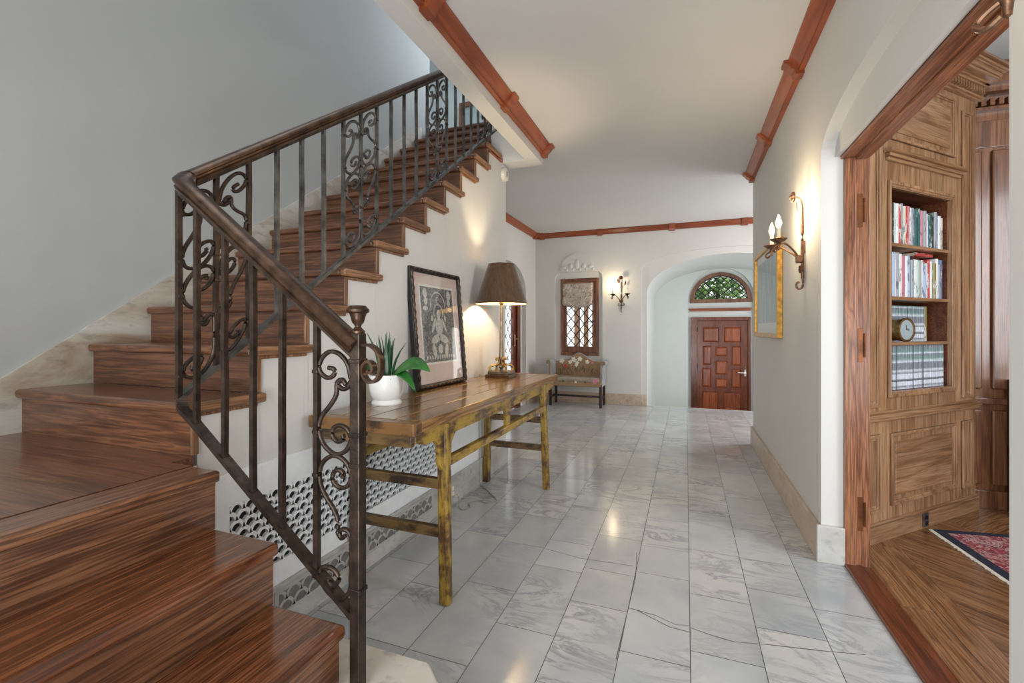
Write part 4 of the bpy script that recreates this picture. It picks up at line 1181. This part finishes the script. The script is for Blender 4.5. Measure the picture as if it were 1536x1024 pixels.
# ------------------------------------------------------------------ wall sconces
def make_sconce(label, lit, group, mat, shown=None):
    t = thing('wall_sconce', label, 'wall light', (0,0,0), group)
    # local: wall at y=0, room toward -y, z=0 at the arm knot
    bp_ = MB().tube(smooth_path([(0,-.012,-.20),(0,-.014,-.05),(0,-.014,.10),(0,-.016,.22)],4), .009, 8)
    bp_.tube(smooth_path([(0,-.012,-.20),(.0,-.012,-.245),(.0,-.03,-.262),(0,-.045,-.245),(0,-.04,-.222),(0,-.028,-.225)],4), .006, 8)
    bp_.box(-.012,.012,-.02,0,-.05,.02)
    bp_.build('back_stem', mat, t, smooth=True, angle=50)
    for s in (-1, 1):
        sc = MB().tube(smooth_path([(0,-.02,-.13),(s*.02,-.02,-.16),(s*.042,-.02,-.155),(s*.048,-.02,-.132),(s*.034,-.02,-.122),(s*.028,-.02,-.136)],4), .005, 6)
        sc.build('tail_scroll', mat, t, smooth=True)
    MB().obox((0,-.03,-.085),(1,0,0),(0,1,0),(0,0,1),.05,.035,.045).build('knot', mat, t, bevel=.008)
    # flower and leaves at the top
    fl = MB().tube(smooth_path([(0,-.016,.20),(0,-.02,.26),(0,-.045,.285)],4), .005, 6)
    for k in range(7):
        a = 2*PI*k/7
        fl.ball((.018*math.cos(a), -.062, .285+.018*math.sin(a)), 1, .014, .010, .014, 5)
    fl.ball((0,-.070,.285), .013, n=6); fl.build('rose', mat, t, smooth=True)
    for s, h, o in ((-1,.25,.055),(1,.215,.075)):
        lf = MB(); P = smooth_path([(0,-.016,.10),(s*.02,-.022,.16),(s*o*.8,-.03,h-.035),(s*o,-.035,h+.02)],4); n = len(P)
        lf.sweep(P, [(-.011,0),(0,.003),(.011,0),(0,-.002)], up=(0,1,0), scale=[.25 if i < n*.55 else .3+1.0*math.sin((i/(n-1)-.55)/.45*PI) for i in range(n)])
        lf.build('leaf', mat, t, smooth=True)
    for i, s in enumerate((-1, 1)):
        P = smooth_path([(0,-.03,-.085),(s*.035,-.06,-.045),(s*.075,-.115,.0),(s*.115,-.160,-.012),(s*.135,-.185,-.035),(s*.122,-.178,-.052),(s*.108,-.165,-.042)], 5)
        ar = MB().tube(P, .0058, 8).build('arm', mat, t, smooth=True)
        cx_, cy_, cz = s*.112, -.155, .0
        cup = MB().lathe([(0,-.045),(.006,-.04),(.008,-.02),(.014,-.008),(.010,.0),(.03,.008),(.046,.022),(.043,.024),(.024,.013),(.013,.013),(.013,.03),(0,.03)], (cx_,cy_,cz), 16)
        cup.build('drip_pan', mat, ar, smooth=True, angle=40)
        MB().lathe([(0,.02),(.0115,.02),(.0115,.085),(0,.086)], (cx_,cy_,cz), 14).build('candle', M['candle'], ar, smooth=True, angle=40)
        MB().lathe([(0,.085),(.008,.087),(.0155,.105),(.016,.118),(.010,.14),(.003,.16),(0,.165)], (cx_,cy_,cz), 14).build('bulb', M['bulb'] if lit[i] else M['bulb_off'], ar, smooth=True, angle=60)
    return t
def bulb_light(pos, power, r=.02):
    l = bpy.data.lights.new('bulb_light', 'POINT'); l.energy = power; l.color = (1, .78, .5); l.shadow_soft_size = r
    o = bpy.data.objects.new('bulb_light', l); COL.objects.link(o); o.location = pos; return o
s1 = make_sconce('bronze wall sconce with one candle lit between the far window and the arch', (True, False), None, M['sconce_dark'])
s1.location = (-.965, YF, 1.735)
s2 = make_sconce('bronze two candle wall sconce with both lit beside the gilt framed picture', (True, True), None, M['sconce'])
s2.location = (XR, 3.14, 1.70); s2.rotation_euler = (0, 0, -PI/2)
s3 = copy_tree(s2); s3['label'] = 'bronze wall sconce cut off at the top right corner of the photo'
s3.location = (XR, .895, 1.762)

# ------------------------------------------------------------------ picture on the right wall
pf = thing('framed_picture', 'gilt framed pale blue picture on the right wall beyond the sconce', 'picture', (XR, 4.42, 1.13))
pa, pb, za, zb = 3.81, 5.03, 1.135, 1.895
MB().prism([(pa,za),(pb,za),(pb,zb),(pa,zb)], mYZ, XR-.035, XR, holes=[[(pa+.035,za+.035),(pb-.035,za+.035),(pb-.035,zb-.035),(pa+.035,zb-.035)]]).build('frame', M['gold'], pf, bevel=.004)
MB().box(XR-.014, XR-.010, pa+.034, pb-.034, za+.034, zb-.034).build('mat', M['mat_cream'], pf)
MB().box(XR-.0155, XR-.0142, pa+.13, pb-.13, za+.12, zb-.10).build('image', M['pic'], pf)
MB().box(XR-.022, XR-.020, pa+.034, pb-.034, za+.034, zb-.034).build('glass', M['pane'], pf)

# ------------------------------------------------------------------ bookcase across the library corner
BL = (.95, 3.11, 0)
bc = thing('bookcase', 'built-in oak bookcase with panelled base and dentil cornice', 'bookcase', BL)
bc['_o'] = (0,0,0); bc.rotation_euler = (0, 0, PI/4)
BX0, BX1 = -.06, 1.215
OX0, OX1, OZ0, OZ1 = .222, .902, .838, 2.025
D = .30
def bpart(mb, name, mat, parent=None, bevel=0):
    return mb.build(name, mat, parent or bc, bevel=bevel)
mb = MB(); mb.prism([(BX0,.0),(BX1,0),(BX1,2.78),(BX0,2.78)], mXZ, 0, .02, holes=[[(OX0,OZ0),(OX1,OZ0),(OX1,OZ1),(OX0,OZ1)]])
mb.box(BX1-.02, BX1, .02, .3, 0, 2.78)
bpart(mb, 'face_frame', M['lib_z'])
mb = MB(); mb.box(OX0-.02,OX0,.02,D,OZ0,OZ1); mb.box(OX1,OX1+.02,.02,D,OZ0,OZ1); mb.box(OX0,OX1,D-.02,D,OZ0,OZ1); mb.box(OX0,OX1,.02,D,OZ1,OZ1+.02); mb.box(OX0,OX1,.02,D,OZ0-.02,OZ0+.002)
bpart(mb, 'case_interior', M['lib_inner'])
def moulding_rect(x0, x1, z0, z1, t, out=.014, name='panel_moulding', mat=None, parent=None):
    mb = MB()
    for k, (tt, yy) in enumerate(((t, -out*.5), (t*.6, -out))):
        mb.prism([(x0,z0),(x1,z0),(x1,z1),(x0,z1)], mXZ, yy, .001, holes=[[(x0+tt,z0+tt),(x1-tt,z0+tt),(x1-tt,z1-tt),(x0+tt,z1-tt)]])
    return bpart(mb, name, mat or M['lib_z'], parent, .002)
moulding_rect(OX0-.03, OX1+.03, OZ0-.03, OZ1+.035, .03)
# raised panels with mouldings
for (x0,x1,z0,z1,mt) in ((.215,.94,.185,.60,'lib_x'),(-.05,.105,.17,.605,'lib_z'),(1.02,1.155,.17,.605,'lib_z'),(.215,.93,2.30,2.67,'lib_x'),(1.02,1.15,.76,2.62,'lib_z'),(-.05,.10,.76,2.62,'lib_z')):
    p = moulding_rect(x0, x1, z0, z1, .022, .016)
    if x1-x0 > .3: bpart(MB().box(x0+.05, x1-.05, -.008, .001, z0+.05, z1-.05), 'raised_panel', M[mt], None, .006)
    else: bpart(MB().box(x0+.034, x1-.034, -.007, .001, z0+.034, z1-.034), 'raised_panel', M[mt], None, .005)
bpart(MB().box(BX0,BX1,-.02,.001,0,.094).box(BX0,BX1,-.012,.001,.094,.108), 'plinth', M['lib_x'], None, .004)
bpart(MB().box(BX0,BX1,-.035,.001,.70,.722).box(BX0,BX1,-.022,.001,.68,.70).box(BX0,BX1,-.012,.001,.722,.735), 'dado_cap', M['lib_x'], None, .004)
bpart(MB().box(.155,1.015,-.045,.001,2.212,2.232).box(.165,1.0,-.030,.001,2.192,2.212).box(.17,.99,-.018,.001,2.172,2.192), 'lintel_cap', M['lib_x'], None, .004)
# cornice
cn = MB()
for (y, za, zb) in ((-.022,2.715,2.728),(-.036,2.728,2.74),(-.030,2.74,2.785),(-.062,2.785,2.80),(-.075,2.80,2.812),(-.125,2.828,2.85),(-.138,2.85,2.858),(-.15,2.858,2.876),(-.165,2.876,2.896),(-.115,2.812,2.828),(-.06,2.896,3.0)):
    cn.box(BX0, BX1 + max(0,-y-.0), y, .02, za, zb)
c_o = bpart(cn, 'cornice', M['lib_x'], None, .003)
dn_ = MB()
for i in range(38):
    x = BX0 + .02 + i*.033
    if x < BX1+.03: dn_.box(x, x+.018, -.054, -.029, 2.743, 2.783)
bpart(dn_, 'dentil_course', M['lib_x'], c_o)
for z in (1.71, 1.395, 1.125):
    bpart(MB().box(OX0, OX1, .012, D-.02, z-.020, z), 'shelf', M['lib_x'], None, .003)
mb = MB()
for i in range(9): mb.box(OX1-.001, OX1+.001, .10, .106, .90+i*.12, .908+i*.12)
bpart(mb, 'shelf_pin_holes', M['black'])
def bpt(x, y, z):   # bookcase frame -> world
    c = math.sqrt(.5)
    return (BL[0] + c*x - c*y, BL[1] + c*x + c*y, z)
ORD = ['first','second','third','fourth','fifth','sixth','seventh','eighth','ninth','tenth','eleventh','twelfth','thirteenth','fourteenth','fifteenth','sixteenth','seventeenth','eighteenth','nineteenth','twentieth','twenty-first','twenty-second','twenty-third','twenty-fourth','twenty-fifth','twenty-sixth','twenty-seventh','twenty-eighth','twenty-ninth','thirtieth','thirty-first','thirty-second']
BCOL = {'white':(214,214,212),'grey':(150,152,156),'pink':(190,128,134),'teal':(52,96,104),'dark green':(40,74,56),'black':(38,38,44),'red':(176,64,58),'cream':(206,196,176),'pale blue':(158,176,196),'blue':(84,104,140),'rose':(176,110,116),'olive':(130,122,70),'pale green':(176,194,176)}
def mat_book(name, rgb):
    t = NT('cloth_' + name.replace(' ', '_')); v = t.coord('Object', (40, 40, 10), True)
    c = lin(rgb); n = t.noise(v, 1.0, 4, .7)
    ink = tuple(x*.35 for x in c[:3]) + (1,) if sum(rgb) > 360 else (.5,.5,.46,1)
    t.color(t.ramp(n, [(.0, c), (.56, c), (.60, ink), (.66, ink), (.7, c)])); t.p(.45); return t.m
BM = {k: mat_book(k, v) for k, v in BCOL.items()}
M['pages'] = mat_plain('book_pages', (214,206,188), .8, var=.04)
def make_book(name, w, h, d, col):
    mb = MB(); t = .0018
    vs = []
    # cover as a rounded spine strip plus two boards
    sp = [(-w/2, d), (-w/2, .006), (-w/2*.7, .001), (0, 0), (w/2*.7, .001), (w/2, .006), (w/2, d), (w/2-t, d), (w/2-t, .008), (0, .004), (-w/2+t, .008), (-w/2+t, d)]
    mb.prism(sp, lambda a, b, q: (a, b, q), 0, h)
    o = mb.build(name, BM[col])
    pg = MB().box(-w/2+t*1.2, w/2-t*1.2, .009, d-.004, .003, h-.003).build('page_block', M['pages'], o)
    return o
def shelf_row(seq, z, x0, widths, hts, group, text, name='book', noun='book', y0=.03, dep=.17):
    x = x0
    for i, col in enumerate(seq):
        w, h = widths[i], hts[i]
        o = make_book(name, w-.0014, h, dep, col)
        o.location = bpt(x + w/2, y0 + random.uniform(0,.008), z + .0008); o.rotation_euler = (0, 0, PI/4)
        tag(o, f'{col} {noun}, {ORD[i]} from the left on the {text}', noun.split()[-1] if noun != 'journal volume' else 'book', group)
        x += w
top = ['white','pink','grey','black','pale green','white','red','grey','cream','red','pink','white','grey','teal','dark green','teal','pink','grey','white','teal','dark green','black','grey','blue','white','cream']
wd = [random.uniform(.020,.031) for _ in top]; s_ = .655/sum(wd); wd = [a*s_ for a in wd]
ht = [.285,.275,.28,.25,.255,.255,.255,.26,.245,.25,.25,.245,.245,.24,.25,.25,.24,.24,.225,.22,.235,.215,.245,.24,.225,.215]
shelf_row(top, 1.71, OX0+.012, wd, [a*.96 for a in ht], 'books on the top shelf of the bookcase', 'top shelf of the bookcase')
sec = ['olive','white','white','pale blue','white','grey','white','rose','white','pale blue','grey','white','pale green','grey','white','pale blue','white','red','white','olive','white','grey','blue']
wd = [random.uniform(.022,.034) for _ in sec]; s_ = .655/sum(wd); wd = [a*s_ for a in wd]
ht = [.24,.27,.26,.265,.265,.265,.26,.25,.25,.255,.23,.235,.235,.23,.235,.21,.22,.245,.235,.225,.255,.22,.25]
shelf_row(sec, 1.395, OX0+.012, wd, ht, 'books on the second shelf of the bookcase', 'second shelf of the bookcase')
# bound journals: pale spines with printed bands
def mat_journal(name, dark=False):
    t = NT(name); tc = t.node('ShaderNodeTexCoord'); sx = t.node('ShaderNodeSeparateXYZ'); t.link(tc.outputs['Object'], sx.inputs[0])
    m = t.node('ShaderNodeMath', operation='DIVIDE'); m.inputs[1].default_value = .26; t.link(sx.outputs['Z'], m.inputs[0])
    wht = lin((204,210,218)); gr = lin((120,126,134)); dk = lin((74,80,90)); gn = lin((110,140,134))
    c = t.ramp(m.outputs[0], [(0,wht),(.06,gr),(.09,wht),(.17,wht),(.18,dk),(.22,gr),(.235,wht),(.34,wht),(.36,gr),(.42,wht),(.46,gr),(.60,gr),(.62,wht),(.70,gn),(.80,gr),(.82,wht),(.86,gn),(1,gr)])
    n = t.noise(t.coord('Object', (150,150,40), True), 1, 3)
    c = t.mix(c, t.ramp(n, [(.4, BW(.6)), (.6, BW(1))]), .6, 'MULTIPLY')
    if dark: c = t.mix(c, lin((60,66,78)), .7)
    t.color(c); t.p(.35); return t.m
BM['pale banded'] = mat_journal('journal_spine'); BM['dark banded'] = mat_journal('journal_spine_dark', True)
q = ['dark banded' if i in (5,13,18) else 'pale banded' for i in range(29)]
shelf_row(q, OZ0+.002, OX0+.012, [.655/29]*29, [.262]*29, 'bound journals on the bottom shelf of the bookcase', 'bottom shelf of the bookcase', 'journal_volume', 'journal volume')
q = ['pale banded']*23 + ['olive']
shelf_row(q, 1.125, OX0+.012, [.0268]*24, [.225]*24, 'bound journals on the third shelf of the bookcase', 'third shelf of the bookcase', 'journal_volume', 'journal volume', .113, .155)
# red book lying over the second row
o = make_book('book', .022, .20, .13, 'red'); tag(o, 'red book lying flat across the tops of the second shelf books', 'book', None)
o.rotation_euler = (PI/2*0, PI/2, PI/4); o.location = bpt(OX0+.40, .06, 1.395+.2665+.0126)
# round desk clock
ck = thing('desk_clock', 'round glass faced desk clock standing before the third shelf journals', 'clock', bpt(OX0+.20, .012, 1.1255))
ck['_o'] = (0,0,0); ck.rotation_euler = (0, 0, PI/4-.12)
RC = .072
body = MB().lathe([(0,0),(RC*.92,0),(RC*.92,.075),(RC,.080),(RC,.092),(RC*.86,.094),(RC*.84,.086),(0,.086)], (0,0,0), 32).build('clock_body', M['brass'], ck, smooth=True, angle=40)
body.data.transform(Matrix.Translation((0,.092,RC)) @ Matrix.Rotation(PI/2,4,'X'))
fc = MB().lathe([(0,.0862),(RC*.83,.0862),(RC*.83,.0872),(0,.0872)], (0,0,0), 28).build('dial', M['pic'], ck); fc.data.transform(Matrix.Translation((0,.092,RC)) @ Matrix.Rotation(PI/2,4,'X'))  # pale streaky colour imitates reflections of a mirrored glass dial
MB().box(-.002,.002,.0035,.0042,RC,RC+.03).box(0,.024,.0035,.0042,RC-.003,RC+.003).build('hands', M['black'], ck)
gl = MB().lathe([(0,.095),(RC*.85,.093),(RC*.85,.092),(0,.0935)], (0,0,0), 28).build('clock_glass', M['pane'], ck, smooth=True); gl.data.transform(Matrix.Translation((0,.092,RC)) @ Matrix.Rotation(PI/2,4,'X'))

ol = outlet_box('library_outlet', 'grey double power outlet in the bookcase plinth at the rug corner', 'outlet', bpt(.545, -.021, .052), PI/4, M['hinge'], M['black'])
for ch in ol.children: ch.scale = (.85, 1, .75)
ol.children[0].data.materials[0] = M['iron_grey']
# rug
import bmesh as _bm
rg = thing('rug', 'navy and red patterned rug with a pale fringe on the parquet', 'rug', (1.6, 3.0, .003))
ra = Vector((1.375, 3.455, 0)); rd1 = Vector((.10,-1,0)).normalized(); rd2 = Vector((1,.17,0)).normalized()
def rquad(a0, a1, b0, b1, z):
    return [ra + rd1*a + rd2*b + Vector((0,0,z)) for a, b in ((a0,b0),(a1,b0),(a1,b1),(a0,b1))]
def rslab(a0,a1,b0,b1,z0,z1):
    mb = MB(); p = rquad(a0,a1,b0,b1,z0); q = rquad(a0,a1,b0,b1,z1)
    return mb.add(p+q, [(0,1,2,3),(4,5,6,7),(0,1,5,4),(1,2,6,5),(2,3,7,6),(3,0,4,7)])
rslab(0,2.2,0,1.5,.003,.010).build('rug_border', M['rug_edge'], rg)
mb = rslab(.05,2.15,.05,1.45,.010,.0112)
uv = [[(0,0)]*4]*6; uv[1] = [(0,0),(2.1,0),(2.1,1.4),(0,1.4)]
mb.build('rug_field', M['rug'], rg, uvs=uv)
mb = MB()
for i in range(200):
    a = 2.2*i/200
    p0 = ra + rd1*(a+.003) + Vector((0,0,.006)); p1 = p0 - rd2*random.uniform(.018,.026) + Vector((0,0,-.001)) + rd1*random.uniform(-.003,.003)
    mb.bar(p0, p1, .008, .004)
fo = mb.build('rug_fringe', M['rug_fringe'], rg); fo['kind'] = 'stuff'
# black cabinet in the library
kb = thing('cabinet', 'tall black cabinet at the edge of the library doorway view', 'cabinet', (2.2, 3.85, 0))
MB().box(1.985, 2.5, 3.72, 4.0, 0, .87).build('carcass', M['black'], kb, bevel=.004)
MB().box(1.995, 2.24, 3.705, 3.72, .05, .85).build('door', M['black'], kb, bevel=.003)
MB().box(1.99, 2.0, 3.70, 3.705, .10, .17).build('hinge', M['brass'], kb)

# upstairs picture
up = thing('upstairs_picture', 'wood framed picture glimpsed upstairs between the railing scrolls', 'picture', (-2.6, 5.58, 3.9))
MB().prism([(-2.86,3.50),(-2.42,3.50),(-2.42,4.25),(-2.86,4.25)], mXZ, 5.55, 5.598, holes=[[(-2.80,3.56),(-2.48,3.56),(-2.48,4.19),(-2.80,4.19)]]).build('frame', M['frame_wood'], up)
MB().box(-2.81,-2.47,5.58,5.59,3.55,4.20).build('image', M['pic'], up)

# ------------------------------------------------------------------ outside
gd = MB().box(-9,7,7.75,20,-.9,-.8).build('ground_outside', M['ground']); struct(gd, 'pale paving outside the far windows', 'ground')
gd2 = MB().box(-12,-2.7,4.3,7.75,-.9,-.8).build('ground_side', M['ground']); struct(gd2, 'pale paving outside the side door', 'ground')
for x, w, lab in ((-1.93,.10,'leftmost brown post seen through the far leaded window'), (-1.76,.075,'middle brown post seen through the far leaded window'), (-1.57,.14,'rightmost and widest brown post seen through the far leaded window')):
    p = thing('porch_post', lab, 'post', (x, 8.6, -.8), 'porch posts outside the far window')
    MB().box(x-w/2,x+w/2,8.55,8.65,-.8,2.6).build('post_shaft', M['post'], p, bevel=.006)
    MB().box(x-w/2-.01,x+w/2+.01,8.54,8.66,-.8,-.6).build('post_base', M['post'], p)
def tree(label, loc, rad, h, n):
    t = thing('tree', label, 'tree', loc)
    MB().tube([(loc[0],loc[1],loc[2]),(loc[0]+.05,loc[1],loc[2]+h*.5),(loc[0],loc[1],loc[2]+h)], .07, 8, scale=[1.3,1,.6]).build('trunk', M['bark'], t, smooth=True)
    mbs = [MB(), MB()]
    cl = [(random.uniform(-1,1)*rad*.8, random.uniform(-1,1)*rad*.5, h + random.uniform(-1,1)*rad*.8, rad*random.uniform(.3,.5)) for _ in range(16)]
    for i in range(n):
        c = random.choice(cl); a = random.uniform(0,2*PI); b = math.acos(random.uniform(-1,1)); r = c[3]*random.uniform(.6,1.05)
        P = Vector(loc) + Vector((c[0]+r*math.sin(b)*math.cos(a), c[1]+r*math.sin(b)*math.sin(a), c[2]+r*math.cos(b)))
        d = Vector((random.uniform(-1,1),random.uniform(-1,1),random.uniform(-1,.6))).normalized(); e_ = d.cross(Vector((random.uniform(-1,1),random.uniform(-1,1),1))).normalized()
        L = random.uniform(.08,.15)
        mbs[random.random() < .4].add([P, P+d*L*.5+e_*L*.28, P+d*L, P+d*L*.5-e_*L*.28], [(0,1,2,3)])
    for m_, mt in zip(mbs, ('foliage','foliage2')): m_.build('foliage', M[mt], t)
tree('leafy green tree seen through the fanlight over the front door', (.7, 12.2, -.8), 1.7, 3.6, 11000)
tree('small green shrub tree seen through the glazed side door', (-4.3, 8.6, -.8), .8, 2.0, 2200)

# ------------------------------------------------------------------ light
def area(name, loc, target, sx, sy, power, color=(1,1,1)):
    l = bpy.data.lights.new(name, 'AREA'); l.shape = 'RECTANGLE'; l.size = sx; l.size_y = sy; l.energy = power; l.color = color
    o = bpy.data.objects.new(name, l); COL.objects.link(o); o.location = loc
    d = Vector(target) - Vector(loc); o.rotation_euler = d.to_track_quat('-Z', 'Y').to_euler(); return o
area('daylight_behind', (-.9, -1.35, 1.55), (-.6, 3, 1.2), 2.2, 1.9, 78, (.92,.97,1))
area('low_fill', (-.1, -1.2, .35), (-.3, 2.6, 2.9), 1.2, .6, 42, (.96,.98,1))  # unseen fill lamp, added to brighten the ceiling
area('hall_fill', (2.3, 6.4, 1.6), (-1.5, 6.2, 1.3), 1.5, 1.8, 72, (.98,.98,1))  # fill lamp added out of view past the right wall to brighten the hall
area('vestibule_fill', (1.75, 8.5, 1.0), (.2, 8.9, .8), .8, 1.5, 20, (.95,.99,1))  # fill lamp added on the hidden side to brighten the alcove
area('upstairs_window', (-1.6, 4.9, 4.6), (-2.6, 3.2, 3.2), 1.4, 1.2, 50, (.8,.9,1))
area('stairwell_top', (-1.95, 1.2, 5.0), (-2.2, 1.6, 1.0), 1.0, 3.0, 34, (.95,.97,1))
area('library_window', (3.1, 1.6, 1.7), (1.4, 3.6, 1.3), 1.6, 1.8, 120, (.86,.93,1))
area('library_fill', (1.5, .2, 1.0), (1.9, 2.8, 3.0), 1.0, 1.0, 32, (.94,.97,1))
bulb_light((LX, LY_, 1.53), 30, .03)
for s in (-1, 1):
    bulb_light((XR-.155, 3.14+s*.112, 1.89), 5.5, .02)
    bulb_light((XR-.155, .895+s*.112, 1.952), 1.2, .02)
bulb_light((-.965-.112, YF-.155, 1.925), 4.0, .02)

w = bpy.data.worlds.new('sky'); scene.world = w; w.use_nodes = True
wn = w.node_tree.nodes; bg = wn['Background']; bg.inputs['Color'].default_value = (.92, .96, 1, 1); bg.inputs['Strength'].default_value = 2.4

# ------------------------------------------------------------------ camera
cd = bpy.data.cameras.new('camera'); cam = bpy.data.objects.new('camera', cd); COL.objects.link(cam)
cd.sensor_fit = 'HORIZONTAL'; cd.sensor_width = 36; cd.lens = 36*690/1536
cd.shift_y = -(512-494)/1536
cd.clip_start = .02
cam.location = (0, 0, 1.2)
yaw = math.atan2(1029-768, 690)
cam.rotation_euler = (PI/2, 0, yaw)
scene.camera = cam
scene.view_settings.view_transform = 'Standard'
scene.view_settings.look = 'None'
scene.view_settings.exposure = -0.12
scene.cycles.max_bounces = 8
scene.cycles.diffuse_bounces = 5
scene.cycles.glossy_bounces = 4
scene.cycles.transparent_max_bounces = 12
scene.cycles.use_denoising = True
scene.cycles.sample_clamp_indirect = 4
